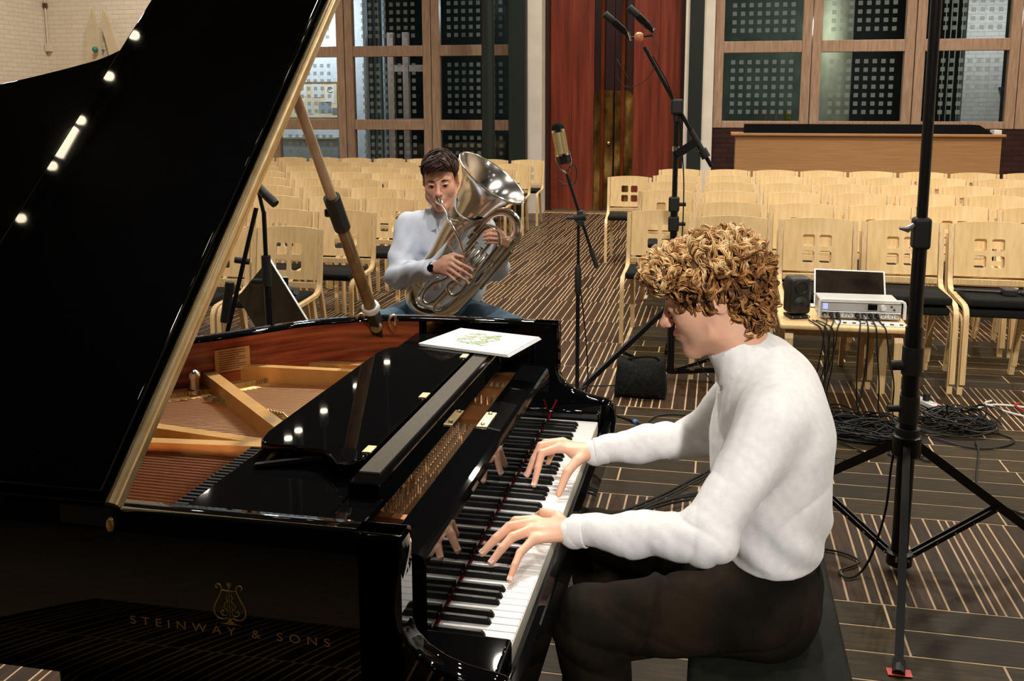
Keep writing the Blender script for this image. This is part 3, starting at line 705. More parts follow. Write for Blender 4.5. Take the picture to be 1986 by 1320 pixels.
# ================================================================== CABLES
def cable(name, pts, r, m, label, n=8, nt=6, cat='cable', group=None):
    mb = MB().tube(spline(pts, n), r, nt); return solo(name, mb, m, label, cat, group, smooth=True, base=pts[0])
def X(i): return 1.145-.195+.035*i
hang = [(0,.90,3.66,.55),(1,.93,3.62,.3),(2,.96,3.63,.2),(5,1.10,3.62,.4),(6,1.16,3.62,.3),(7,1.22,3.63,.3),(8,1.30,3.62,.2)]
for i, (s, xe, ye, sl) in enumerate(hang):
    x = X(s); e = rc.uniform(-.05,.05)
    pts = [(x,3.79,.530),(x+.004,3.73,.522),(x+(xe-x)*.3,3.655,.50),(x+(xe-x)*.5,3.632,.40),(xe+e*.4,3.61+e*.3,.22),(xe+e,3.58+e,.06),(xe+e*1.5+.04,3.52-e,.010),(xe+.14-e,3.40+e,.010)]
    cable('hanging_cable', pts, .0042, CABLEBLK, 'thin black cable hanging from plug number %s of the recording interface to the floor' % ORD[i], group='cables hanging from the interface')
for i in range(3):
    pts = [(.86+.02*i,3.76,.515),(.88+.03*i,3.68,.515),(.92+.03*i,3.642,.48),(.94+.02*i,3.625,.3),(.90+.03*i,3.60,.12),(.97+.04*i,3.53,.012),(1.12+.05*i,3.4+.05*i,.012)]
    cable('speaker_cable', pts, .0038, CABLEBLK, 'black cable of the bunch falling over the table edge beside the speaker, %s of three' % ORD[i], group='cables beside the speaker')
# tangled cable heaps: every coil is wound from one long cable
def heap(cx, cy, rx, ry, turns, lab, seed, h=.09):
    r = random.Random(seed); pts = []
    for i in range(turns*10):
        a = 2*PI*i/10+r.uniform(-.12,.12); t = i//10
        rr = .55+.45*r.random() if i%10 == 0 else rr
        ox = .12*math.sin(t*2.1); oy = .10*math.cos(t*1.7)
        pts.append((cx+rx*(rr*math.cos(a)+ox), cy+ry*(rr*math.sin(a)+oy), .010+h*(t/turns)*(.6+.4*math.sin(a*2+t))))
    mb = MB().tube(spline(pts, 4), .0046, 5)
    return solo('cable_coil', mb, CABLEBLK, lab, 'cable coil', smooth=True, base=(cx,cy,0))
heap(1.08,3.42,.27,.20,9,'wide tangle of black cables on the floor under the table front',1)
heap(1.18,3.36,.20,.14,7,'thin black cable loops lying over the wide tangle below the table',2,.07)
heap(1.02,3.50,.15,.16,6,'small tight coil of black cable against the fallen cables',3,.08)
heap(1.62,3.62,.25,.20,9,'round coil of black cable on the floor beyond the stand pole',4,.10)
heap(1.66,3.62,.17,.13,8,'inner tight coil of black cable stacked on the round coil',5,.12)
heap(1.50,3.56,.16,.14,5,'loose black cable loops between the stand pole and the round coil',6,.05)
cable('floor_cable', [(1.45,3.40,.01),(1.60,3.28,.008),(1.74,3.30,.008),(1.86,3.42,.008),(1.80,3.52,.01),(1.66,3.50,.02)], .0045, CABLEBLK, 'black cable loop swinging out from the round coil on the floor')
cable('floor_cable', [(1.66,3.36,.012),(1.64,3.22,.008),(1.55,2.9,.008),(1.51,2.70,.008),(1.56,2.58,.008),(1.72,2.42,.008),(1.95,2.25,.008)], .005, CABLEBLK, 'single black cable running from the round coil toward the frame edge')
cable('floor_cable', [(1.30,3.22,.01),(1.36,3.05,.008),(1.42,3.12,.008),(1.30,3.20,.01),(1.20,3.12,.008),(1.27,3.05,.008),(1.36,3.10,.01)], .0042, CABLEBLK, 'small flat cable loop beside the tripod collar of the tall stand')
cable('floor_cable', [(.80,3.05,.008),(1.02,2.98,.008),(1.10,3.05,.008),(1.04,3.16,.01),(.9,3.3,.012)], .0042, CABLEBLK, 'black cable curling out of the tangle behind the pianist')
cable('stand_cable', [(1.000,1.91,.50),(.985,1.90,.40),(.97,1.87,.25),(.93,1.84,.10),(.89,1.83,.02),(.84,1.80,.009),(.82,1.85,.009),(.90,1.93,.010),(.84,2.0,.009),(.70,2.02,.009)], .0042, CABLEBLK, 'thin black cable dropping from the tall stand collar and looping on the floor')
fb = [(-.30,1.98),( -.12,2.08),(.02,2.24),(.14,2.40),(.24,2.56),(.34,2.72)]
for i in range(2): cable('floor_cable', [(x+.02*i,y-.025*i,.009+.006*i) for x, y in fb], .0055, CABLEBLK, ['upper','lower'][i]+' of two thick black cables crossing the floor under the pianist arm', group='cables under the pianist arm')
fb2 = [(-.22,2.02),(-.02,2.12),(.12,2.30),(.24,2.40),(.42,2.50),(.6,2.6)]
for i in range(3): cable('floor_cable', [(x,y-.04*i+.02*math.sin(3*x+i),.010+.006*i) for x, y in fb2], .0055, CABLEBLK, ['first','second','third'][i]+' black cable of the flatter bundle behind the pianist forearm', group='cables under the pianist arm')
cable('floor_cable', [(-.15,2.02,.01),(.05,2.06,.009),(.20,2.10,.009),(.30,2.24,.02),(.27,2.32,.03)], .005, CABLEBLK, 'black cable branching low under the pianist forearm')
cable('floor_cable', [(-.20,3.44,.008),(-.06,3.34,.008),(-.01,3.27,.012)], .007, CABLEBLK, 'short thick black cable ending at the blue tape')
cable('floor_cable', [(-.015,3.15,.008),(.0,3.3,.008),(.06,3.46,.008),(.2,3.50,.008),(.42,3.40,.008)], .0042, CABLEBLK, 'thin black cable arching past the blue tape')
bt = solo('blue_tape_strip', MB().box((-.03,3.17,.0045),(.075,3.25,.0062)), BLUETAPE, 'strip of blue tape on the floor near the keyboard end', 'tape')
solo('cable_plug', MB().tube([(-.09,3.36,.012),(-.01,3.27,.013),(.03,3.235,.012)],[.008,.011,.009],8), BLKRUB, 'black cable plug lying on the blue tape', 'plug', smooth=True)
solo('cable_wrap', MB().cyl((-.062,3.33,.012),(-.045,3.31,.012),.012), BLUETAPE, 'small blue wrap on the plug cable', 'cable wrap')
cable('floor_cable', [(-.55,3.95,.008),(-.40,3.93,.008),(-.2,3.98,.009),(0,4.02,.02),(.06,4.04,.02)], .004, CABLEBLK, 'thin black cable running past the thin microphone stand to the sandbag')
# white and red cables by the far chairs
cable('white_cable', [(1.80,3.86,.008),(1.84,3.97,.008),(1.95,4.03,.008),(2.10,4.0,.008),(2.2,3.9,.008)], .006, CABLEWHT, 'thick white cable curving on the floor beside the chair legs', group='white cables')
cable('white_cable', [(1.93,4.10,.008),(1.88,4.02,.012),(1.97,3.88,.012),(2.12,3.80,.008),(2.25,3.86,.008)], .006, CABLEWHT, 'second white cable crossing the first on the floor', group='white cables')
cable('red_cable', [(2.07,4.06,.018),(2.03,4.0,.018),(2.05,3.92,.018),(2.12,3.9,.018)], .006, CABLERED, 'short red cable bend lying on the white cables')
ps = thing('power_strip', 'white power strip with a black plug on the floor behind the tall stand', 'power strip', (1.52,3.92,0), rotz=0)
TS = Matrix.Translation((1.525,3.93,0)) @ Matrix.Rotation(math.radians(-62),4,'Z')
obj('casing', lx(MB().rbox((-.15,-.028,.004),(.15,.028,.045),.006), TS), WHITEPL, ps)
for i in range(3): obj('socket', lx(MB().lathe([(.019,.046),(.021,.047),(.018,.0455),(.016,.03),(0,.03)], (.02+.045*i,0,0), (0,0,1), 16), TS), WHITEPL, ps, smooth=True)
obj('plug', lx(MB().cyl((.02,0,.04),(.02,0,.085),.018).tube([(.02,0,.08),(.05,.02,.085),(.10,.05,.05),(.12,.1,.02)],.005,6), TS), BLKRUB, ps, smooth=True)
obj('switch', lx(MB().rbox((.115,-.008,.045),(.137,.008,.051),.002), TS), CABLERED, ps)
solo('red_tape_mark', MB().box((.885,1.225,.0045),(.955,1.262,.006)), REDTAPE, 'pink red tape mark on the floor under the front foot of the tall stand', 'tape')
solo('red_tape_mark', MB().box((.16,4.42,.0045),(.25,4.46,.006)), REDTAPE, 'red tape mark on the floor by the boom stand base', 'tape')
bd = thing('spare_boom_arm', 'thin black boom arm lying across the chair seats near the frame edge', 'microphone arm', (2.0,4.20,.578))
obj('rod', MB().cyl((1.76,4.42,.592),(2.45,4.36,.592),.009,n=10), BLKMET, bd, smooth=True)
obj('clamp', MB().rbox((2.02,4.34,.578),(2.10,4.43,.62),.008).cyl((2.12,4.36,.60),(2.19,4.32,.585),.014), BLKRUB, bd)

# ================================================================== STANDS AND MICROPHONES
def tripod(parent, c, foot_r, zc, zb, angs, r=.011, m=BLKMET, brace=True):
    cx, cy = c
    for a in angs:
        a = math.radians(a); d = Vector((math.cos(a),math.sin(a),0)); top = Vector((cx,cy,zc))+d*.035; foot = Vector((cx,cy,.012))+d*foot_r
        l = obj('leg', MB().obox(top, foot, r*2, r*2.6), m, parent)
        obj('rubber_foot', MB().cyl(foot+d*-.03+Vector((0,0,.012)), foot+d*.02+Vector((0,0,-.004)), r*1.5, n=10), BLKRUB, l, loc=(0,0,0))
        if brace:
            mid = top.lerp(foot,.55)
            s = d.cross(Vector((0,0,1)))
            b = MB()
            for q in (-.012,.012): b.obox(Vector((cx,cy,zb))+d*.03+s*q, mid+s*q, .006, .018)
            obj('brace', b, m, parent)
            rv = MB()
            for t in (.05,.3,.5,.7,.95):
                p = (Vector((cx,cy,zb))+d*.03).lerp(mid,t)
                rv.sphere(p+s*(.017 if s.y<0 else -.017), .0045, 6, 4)
            obj('rivet', rv, CHROME, parent)
# --- tall stand close to the camera
ST = (1.035,1.91)
ts = thing('tall_stand', 'tall thick black telescopic tripod stand in front of the chairs', 'stand', (ST[0],ST[1],0))
obj('lower_tube', MB().cyl((*ST,.03),(*ST,.92),.030,n=20), BLKMET, ts, smooth=True)
obj('middle_tube', MB().cyl((*ST,.90),(*ST,1.30),.024,n=20), BLKMET, ts, smooth=True)
obj('upper_tube', MB().cyl((*ST,1.28),(*ST,2.55),.0185,n=20), BLKMET, ts, smooth=True)
for z, r in ((.80,.036),(.50,.042),(.62,.034)): obj('collar', MB().lathe([(.02,-.05),(r,-.05),(r,.05),(.02,.05)], (*ST,z), n=20), BLKRUB, ts, smooth=True)
obj('collar', MB().rbox((ST[0]-.03,ST[1]-.032,1.20),(ST[0]+.03,ST[1]+.03,1.31),.012,3), BLKRUB, ts)
obj('clamp_lever', MB().tube([(ST[0]-.03,ST[1]-.02,1.285),(ST[0]-.05,ST[1]-.03,1.27),(ST[0]-.078,ST[1]-.035,1.275)],[.009,.012,.005],10), STEEL, ts, smooth=True)
obj('clamp_knob', MB().cyl((ST[0]-.02,ST[1],.78),(ST[0]-.075,ST[1]-.01,.78),.018), BLKRUB, ts, smooth=True)
obj('clamp_knob', MB().cyl((ST[0]-.02,ST[1],.62),(ST[0]-.075,ST[1]-.01,.62),.012), BLKRUB, ts, smooth=True)
obj('leg_spider', MB().lathe([(.031,.44),(.05,.45),(.05,.52),(.031,.53)], (*ST,0), n=20), BLKMET, ts, smooth=True)
obj('base_ring', MB().lathe([(.031,.03),(.046,.03),(.046,.075),(.031,.08)], (*ST,0), n=20), BLKMET, ts, smooth=True)
tripod(ts, ST, .67, .485, .055, (260,20,140), r=.0125)
# --- thin stand with gold grille microphone by the aisle
S2 = (-.40,3.50)
ms = thing('microphone_stand', 'thin black microphone stand with angled boom in the aisle before the red doors', 'microphone stand', (*S2,0))
obj('round_base', MB().lathe([(0,.0),(.125,.0),(.125,.012),(.05,.022),(.012,.03)], (*S2,0), n=28), BLKMET, ms, smooth=True)
obj('pole', MB().cyl((*S2,.02),(*S2,.74),.0115).cyl((*S2,.74),(*S2,1.06),.0085), BLKMET, ms, smooth=True)
obj('pole_clutch', MB().lathe([(.011,.66),(.019,.68),(.019,.80),(.011,.83)], (*S2,0), n=16), BLKRUB, ms, smooth=True)
hp = Vector((S2[0]+.012,S2[1]-.02,1.10)); bdir = Vector((-.168,-.04,.52)).normalized()
obj('boom', MB().cyl(hp-bdir*.30, hp+bdir*.24, .0085, n=12), BLKMET, ms, smooth=True)
obj('boom_grip', MB().cyl(hp-bdir*.30, hp-bdir*.19, .0135, n=12), BLKRUB, ms, smooth=True)
obj('swivel', MB().cyl(hp+Vector((-.03,0,-.01)),hp+Vector((.03,0,0)),.022,n=14).rbox(hp-Vector((.016,.016,.055)),hp+Vector((.016,.016,.03)),.006), BLKRUB, ms)
obj('clamp_knob', MB().cyl(hp+Vector((-.03,0,-.01)),hp+Vector((-.075,-.01,-.012)),.010,n=10), BLKRUB, ms)
mp_ = hp+bdir*.25; mdir = Vector((-.045,0,.23)).normalized()
mc = thing('ribbon_microphone', 'gold grille microphone with black dome top on the thin aisle stand', 'microphone', tuple(mp_))
q0 = mp_+mdir*.045
obj('lower_body', MB().cyl(q0, q0+mdir*.05, .030, n=24), BLKMET, mc, smooth=True)
obj('grille', MB().cyl(q0+mdir*.05, q0+mdir*.175, .034, n=28), GOLDMESH, mc, smooth=True)
rb = MB()
for i in range(10):
    a = 2*PI*i/10; e1 = mdir.orthogonal().normalized(); e2 = mdir.cross(e1); o = (e1*math.cos(a)+e2*math.sin(a))*.0345
    rb.cyl(q0+mdir*.05+o, q0+mdir*.175+o, .0014, n=5)
obj('grille_rib', rb, BRASS, mc, kind='stuff')
obj('upper_ring', MB().cyl(q0+mdir*.172, q0+mdir*.186, .0355, n=24).cyl(q0+mdir*.045,q0+mdir*.056,.0355,n=24), CHROME, mc, smooth=True, angle=30)
obj('dome', MB().lathe([(.0345,.186),(.034,.20),(.029,.213),(.018,.222),(0,.226)], q0, mdir, 24), BLKCLOTH, mc, smooth=True)
yk = MB(); sx = Vector((1,0,0))
for s in (-1,1): yk.tube([q0+sx*(s*.036)+mdir*.07, q0+sx*(s*.039)+mdir*.02, q0+sx*(s*.022)-mdir*.03, mp_], .005, 8)
obj('yoke', yk, CHROME, mc, smooth=True)
obj('mic_cable', MB().tube(spline([q0+mdir*.01+Vector((.02,.01,0)),q0+Vector((.06,.02,-.02)),q0+Vector((.055,.01,-.10)),q0+Vector((.0,.0,-.11)),q0+Vector((-.03,0,-.09))],6), .0035, 6), CABLEBLK, mc, smooth=True)
cable('stand_cable', [(S2[0]+.012,S2[1]-.01,.70),(S2[0]+.03,S2[1]-.02,.60),(S2[0]+.055,S2[1]-.02,.35),(S2[0]+.06,S2[1]-.02,.15),(S2[0]+.02,S2[1]-.03,.03),(S2[0]+.1,S2[1]-.15,.008)], .004, CABLEBLK, 'thin black cable hanging beside the pole of the aisle microphone stand')
# --- boom stand with stereo pair behind the pianist
S3 = (.085,4.20)
bs_ = thing('boom_stand', 'large black boom stand with long slanted arm behind the pianist head', 'microphone stand', (*S3,0))
obj('lower_tube', MB().cyl((*S3,.04),(*S3,1.06),.0225,n=16), BLKMET, bs_, smooth=True)
obj('upper_tube', MB().cyl((*S3,1.04),(*S3,1.66),.016,n=16), BLKMET, bs_, smooth=True)
for z in (.98,1.10): obj('collar', MB().rbox((S3[0]-.034,S3[1]-.03,z-.045),(S3[0]+.03,S3[1]+.03,z+.045),.008).cyl((S3[0]+.02,S3[1],z),(S3[0]+.07,S3[1],z),.012), BLKRUB, bs_)
obj('collar', MB().lathe([(.02,1.42),(.022,1.42),(.022,1.45),(.02,1.45)],(*S3,0),n=16), CHROME, bs_, smooth=True)
A = Vector((-.112,4.16,2.035)); B = Vector((.085,4.19,1.69)); Cc = Vector((.30,4.22,1.33))
obj('boom_arm', MB().tube([A,B,Cc],.0125,12), BLKMET, bs_, smooth=True)
obj('boom_head', MB().rbox(B-Vector((.035,.03,.05)),B+Vector((.04,.03,.04)),.012).cyl((*S3,1.60),(*S3,1.70),.022), BLKRUB, bs_)
obj('counter_grip', MB().tube([B.lerp(Cc,.40),B.lerp(Cc,.80)],.017,12).tube([B.lerp(Cc,.72),B.lerp(Cc,.85)],.028,12), BLKRUB, bs_, smooth=True)
obj('handle_plate', MB().obox((.09,4.18,1.40),(.21,4.17,1.48),.02,.05), BLKMET, bs_)
tripod(bs_, S3, .62, .46, .06, (214,335,95), r=.0115)
obj('base_bar', MB().obox((S3[0],S3[1],.05),(.42,4.24,.07),.03,.03), BLKMET, bs_)
cable('stand_cable', [(-.06,4.15,1.98),(.04,4.17,1.80),(.10,4.18,1.6),(.135,4.18,1.3),(.14,4.18,1.0),(.13,4.17,.7),(.16,4.16,.4),(.25,4.15,.15),(.35,4.12,.02),(.45,4.05,.008)], .004, CABLEBLK, 'black cable clipped along the slanted arm and pole of the boom stand')
hub = thing('stereo_bar', 'stereo microphone bar with a pink round joint at the tip of the boom arm', 'microphone mount', tuple(A))
H = A+Vector((-.032,-.01,.055))
obj('ball_joint', MB().sphere(H, .030, 16, 10), mat('pink_copper_joint', rgb(206,120,84), .35), hub, smooth=True)
obj('cross_bar', MB().cyl(H+Vector((-.075,0,-.005)),H+Vector((.085,0,.012)),.007), BLKMET, hub, smooth=True)
obj('thumb_screw', MB().cyl(H+Vector((-.045,-.02,-.02)),H+Vector((-.06,-.03,.03)),.006), CHROME, hub, smooth=True)
obj('top_cap', MB().lathe([(.028,.010),(.022,.022),(.01,.03),(0,.031)], H, (0,0,1), 16), mat('cream_cap', rgb(236,206,160), .5), hub, smooth=True)
def pencil(p, q, lab):
    p = Vector(p); q = Vector(q); d = (q-p).normalized(); t = thing('condenser_microphone', lab, 'microphone', tuple(q), 'stereo pair of microphones'); L = (q-p).length
    obj('capsule', MB().lathe([(0,0),(.020,0),(.0225,.006),(.0225,.30*L),(.020,.34*L)], p, d, 18), BLKRUB, t, smooth=True)
    obj('body', MB().lathe([(.020,.34*L),(.0235,.36*L),(.0235,.78*L),(.016,.85*L),(.016,L),(0,L)], p, d, 18), BLKMET, t, smooth=True)
    e = d.orthogonal().normalized()
    obj('label_stripe', MB().obox(p+d*(.40*L)+Vector((.012,-.018,.014)), p+d*(.66*L)+Vector((.012,-.018,.014)), .007, .004), STEEL, t)
    obj('screw', MB().sphere(p+d*(.93*L)+Vector((.01,-.018,-.004)), .006, 8, 6), CHROME, t)
    return t
pencil((-.345,4.10,2.225), H+Vector((-.062,0,.012)), 'black pencil microphone of the stereo pair, further from the pole')
pencil((-.205,4.12,2.262), H+Vector((.085,.01,.035)), 'black pencil microphone of the stereo pair, higher and nearer the pole')
cable('loop_cable', [(-.07,4.15,2.10),(-.03,4.14,2.03),(-.03,4.13,1.95),(-.10,4.12,1.84),(-.20,4.11,1.80),(-.265,4.11,1.86),(-.27,4.11,1.96),(-.25,4.11,1.93),(-.20,4.12,1.85)], .0028, ramp_mat('dark_red_cable',[rgb(40,14,10),rgb(64,24,16)],nscale=5), 'thin dark cable looping below the stereo microphones')
# sandbag
sb = thing('sandbag', 'black sandbag with carrying strap on the floor by the boom stand leg', 'sandbag', (-.07,3.86,0))
bm = bmesh.new(); bmesh.ops.create_cube(bm, size=1); bmesh.ops.subdivide_edges(bm, edges=list(bm.edges), cuts=5, use_grid_fill=True)
for v in bm.verts:
    x, y, z = v.co; k = 1-.35*(z+.5); bul = (1-4*x*x)*(1-4*z*z)
    v.co = Vector((-.07+x*.30*(1.0-.10*(z+.5)), 3.86+y*(.20*k+.10*bul), .004+(z+.5)*.215-.02*(1-4*x*x)*(z>.3)+.006*math.sin(9*x+4*z)))
mbb = MB(); mbb.bm(bm); obj('bag', mbb, BLKCLOTH, sb, smooth=True, angle=80)
obj('strap', MB().tube(spline([(-.15,3.86,.205),(-.10,3.84,.225),(-.03,3.84,.235),(.02,3.85,.225),(.05,3.86,.19)],5), .008, 6), BLKCLOTH, sb, smooth=True)
obj('patch', MB().prism([(-.15,.17),(.03,.17),(.0,.09),(-.05,.065),(-.09,.068),(-.13,.10)], 3.752, 3.758, lambda u,v,w:(u,w+.045-.25*abs(v-.12),v)), ramp_mat('olive_patch',[rgb(34,33,26),rgb(48,46,36)],nscale=40,rough=.9), sb)
# --- stand, music stand and microphones behind the lid prop
S4 = (-1.66,2.35)
m4 = thing('microphone_stand', 'black tripod microphone stand standing behind the piano rim, half hidden by the lid', 'microphone stand', (*S4,0))
obj('pole', MB().cyl((*S4,.05),(*S4,1.02),.015).cyl((*S4,1.0),(*S4,1.22),.010), BLKMET, m4, smooth=True)
obj('clutch', MB().cyl((*S4,.88),(*S4,1.02),.021), BLKRUB, m4, smooth=True)
obj('boom', MB().cyl((S4[0]-.02,S4[1]-.03,1.24),(S4[0]-.14,S4[1]-.14,.66),.010), BLKMET, m4, smooth=True)
obj('boom_grip', MB().cyl((S4[0]-.105,S4[1]-.14,.92),(S4[0]-.135,S4[1]-.15,.74),.020), BLKRUB, m4, smooth=True)
obj('clamp_knob', MB().cyl((S4[0]-.05,S4[1]-.06,1.0),(S4[0]-.11,S4[1]-.08,1.01),.014), BLKRUB, m4)
obj('clamp_knob', MB().cyl((S4[0],S4[1],.9),(S4[0]-.07,S4[1],.9),.012), BLKRUB, m4)
tripod(m4, S4, .34, .34, .06, (30,150,270), r=.009)
mm = thing('tube_microphone', 'olive black tube microphone poking out beside the edge of the raised lid', 'microphone', (-1.60,2.30,1.24))
obj('body', MB().tube([(-1.72,2.33,1.385),(-1.66,2.31,1.335),(-1.62,2.30,1.30)],.020,16), OLIVEBLK, mm, smooth=True)
obj('capsule', MB().tube([(-1.62,2.30,1.30),(-1.590,2.295,1.277),(-1.572,2.29,1.262)],[.020,.021,.019],16), BLKRUB, mm, smooth=True)
obj('clip', MB().tube([(-1.66,2.31,1.32),(-1.66,2.33,1.26),(-1.66,2.35,1.21)],.009,8), BLKRUB, mm)
S5 = (-1.63,2.47)
mu = thing('music_stand', 'black music stand with tilted desk behind the piano rim near the chairs', 'music stand', (*S5,0))
obj('pole', MB().cyl((*S5,.04),(*S5,.90),.014), BLKMET, mu, smooth=True)
obj('clutch', MB().cyl((*S5,.66),(*S5,.76),.026), BLKRUB, mu, smooth=True)
tripod(mu, S5, .30, .30, .05, (60,180,300), r=.009, brace=False)
DKO = ramp_mat('desk_dark_sheet', [rgb(30,25,16),rgb(52,44,30)], nscale=7, rough=.4)
dk = MB(); a0 = Vector((-1.70,2.45,.985)); a1 = Vector((-1.465,2.36,.70)); w_ = Vector((-.20,.06,-.20)); nn = (a1-a0).cross(w_).normalized()*.006
dk.add([a0,a1,a1+w_,a0+w_,a0+nn,a1+nn,a1+w_+nn,a0+w_+nn],[(0,3,2,1),(4,5,6,7),(0,1,5,4),(1,2,6,5),(2,3,7,6),(3,0,4,7)])
obj('desk', dk, DKO, mu)
obj('desk_lip', MB().obox(a0+nn, a1+nn, .010, .008), STEEL, mu)
obj('joint', MB().cyl((*S5,.80),(-1.57,2.45,.84),.02).sphere((-1.60,2.44,.84),.026,10,8), BLKRUB, mu, smooth=True)

# ================================================================== GRAND PIANO
pn = thing('grand_piano', 'black lacquered concert grand piano with raised lid, gilt lyre and lettering on its side', 'piano', (-1.0,.6,0))
def bevprism(poly, z0, z1, fn, r=.004, seg=2):
    bm = bmesh.new(); lo = [bm.verts.new((a,b,z0)) for a,b in poly]; hi = [bm.verts.new((a,b,z1)) for a,b in poly]; n = len(poly)
    ftop = bm.faces.new(hi); fbot = bm.faces.new(lo[::-1])
    for i in range(n): bm.faces.new((lo[i],lo[(i+1)%n],hi[(i+1)%n],hi[i]))
    bmesh.ops.recalc_face_normals(bm, faces=bm.faces)
    es = [e for e in bm.edges if (e.verts[0].co.z == e.verts[1].co.z)]
    bmesh.ops.bevel(bm, geom=es, offset=r, segments=seg, affect='EDGES', profile=.5)
    for v in bm.verts: v.co = Vector(fn(*v.co))
    mb = MB(); return mb.bm(bm)
PW = 1.37
out = spline([(-.14,-.172),(-.7,-.172),(-1.4,-.172),(-2.2,-.172),(-2.45,-.168),(-2.60,-.12),(-2.68,.0),(-2.675,.15),(-2.60,.28),(-2.42,.40),(-2.12,.54),(-1.8,.68),(-1.55,.775),(-1.38,.845),(-1.27,.90),(-1.18,.955),(-1.12,1.015),(-1.047,1.102),(-.975,1.19),(-.882,1.265),(-.76,1.33),(-.60,1.362),(-.4,PW),(-.14,PW)], 4)
out = [np.array(p) for p in out]
def offs(path, d):
    r = []; k = len(path)
    for i, p in enumerate(path):
        t = path[min(i+1,k-1)]-path[max(i-1,0)]; t = t/np.linalg.norm(t); r.append(p+np.array([t[1],-t[0]])*d)
    return r
inn = offs(out, .052)
mid_ = offs(out, .006); mid2 = offs(out, .046)
Z0, Z1 = .70, 1.015
def ring(layers):
    """layers: list of (path, z): loft open strips between consecutive layers"""
    mb = MB(); k = len(layers[0][0]); vs = [(p[0],p[1],z) for path, z in layers for p in path]; fs = []
    for l in range(len(layers)-1):
        for i in range(k-1): a = l*k+i; fs.append((a,a+1,a+k+1,a+k))
    m = len(layers)
    fs.append(tuple(l*k for l in range(m))); fs.append(tuple(l*k+k-1 for l in range(m-1,-1,-1)))
    return mb.add(vs, fs)
e1 = offs(out,.002)
obj('rim', ring([(inn,Z0),(out,Z0),(out,Z1-.008),(e1,Z1-.003),(offs(out,.007),Z1),(offs(out,.044),Z1),(offs(out,.05),Z1-.004),(inn,Z1-.010)]), LACQ, pn, smooth=True, angle=50)
inm = offs(out,.0525); inb = offs(out,.0555)
inm_b = [p for p in inm if p[0] < -.57]; mb = ring([(inm_b,.80),(inm_b,Z1-.012)]); obj('inner_rim', mb, MAHOG, pn, smooth=True, angle=60)
# keybed, underside, arms
obj('keybed', MB().rbox((-.79,-.165,.60),(.030,PW-.01,.70),.006), LACQ, pn)
arm = [(-.142,Z1),(-.137,.985),(-.137,.955),(-.143,.925),(-.146,.89),(-.142,.86),(-.130,.832),(-.110,.810),(-.080,.792),(-.045,.780),(.0,.772),(.020,.768),(.036,.757),(.043,.738),(.044,.70),(.036,.64),(.02,.61),(-.16,.60),(-.22,.70),(-.22,Z1)]
for y0, y1 in ((-.172,-.122),(PW-.050,PW)):
    obj('arm', bevprism(arm, y0, y1, lambda a,b,c:(a,c,b), .007, 3), LACQ, pn, smooth=True, angle=50, flatbig=.004)
for y0, y1 in ((-.122,-.010),(1.232,PW-.05)):
    obj('key_block', MB().rbox((-.20,y0,.69),(.006,y1,.763),.008,3), LACQ, pn, smooth=True, angle=50, flatbig=.002)
obj('key_slip', MB().rbox((.010,-.125,.62),(.034,PW-.045,.716),.005), LACQ, pn)
# fallboard and lock rail
fall = [(-.1525,.728),(-.1525,.880),(-.1545,.889),(-.160,.896),(-.170,.900),(-.236,.902),(-.240,.898),(-.240,.728)]
obj('fallboard', bevprism(fall, -.006, 1.228, lambda a,b,c:(a,c,b), .001, 1), LACQ, pn)
obj('lock_plate', bevprism([(-.234,.655),(-.206,.655),(-.206,.765),(-.234,.765)], .9005, .9045, lambda a,b,c:(a,b,c), .001), BRASS, pn)
lk = MB()
for y in (.670,.750): lk.sphere((-.220,y,.905),.006,10,6)
obj('lock_screw', lk, BRASS, pn)
obj('felt_strip', MB().tube([(-.1502,-.002,.7372),(-.1502,1.224,.7372)],.0016,6), FELTRED, pn)
obj('felt_tail', MB().tube(spline([(-.151,1.226,.737),(-.147,1.236,.757),(-.140,1.246,.772),(-.132,1.250,.790)],5),.0028,6), FELTRED, pn, smooth=True)
# ---- keys
def key_mesh():
    return MB().rbox((-.1495,-.0113,.700),(.0,.0113,.7365),.0018,1).mesh('white_key')
WK = key_mesh(); WK.materials.append(IVORY)
bkp = [(-.149,.7345),(-.052,.7345),(-.0555,.7435),(-.0605,.7475),(-.149,.7478)]
bm = bmesh.new(); nn_ = len(bkp); lo=[bm.verts.new((a,-.0066 if b<.74 else -.0050,b)) for a,b in bkp]; hi=[bm.verts.new((a,.0066 if b<.74 else .0050,b)) for a,b in bkp]
bm.faces.new(lo); bm.faces.new(hi[::-1])
for i in range(nn_): bm.faces.new((lo[i],hi[i],hi[(i+1)%nn_],lo[(i+1)%nn_]))
bmesh.ops.recalc_face_normals(bm, faces=bm.faces); bmesh.ops.bevel(bm, geom=list(bm.edges), offset=.0012, segments=1, affect='EDGES')
BK = MB().bm(bm).mesh('black_key', True, 35); BK.materials.append(EBONY)
KW = 1.222/52
note = 9  # A0
w = 0; PB = Vector((-1.0,.6,0))
for k in range(88):
    pc = note % 12
    if pc in (0,2,4,5,7,9,11):
        link('white_key', WK, None, pn, loc=Vector((0,(w+.5)*KW,0))-PB); w += 1
    else:
        off = {1:-.0012,3:.0012,6:-.0018,8:0,10:.0018}[pc]
        link('black_key', BK, None, pn, loc=Vector((0,w*KW+off,0))-PB)
    note += 1
obj('key_sides', MB().box((-.0004,0,.700),(.0006,1.222,.7345)), KEYSIDE, pn, label='cream key fronts')
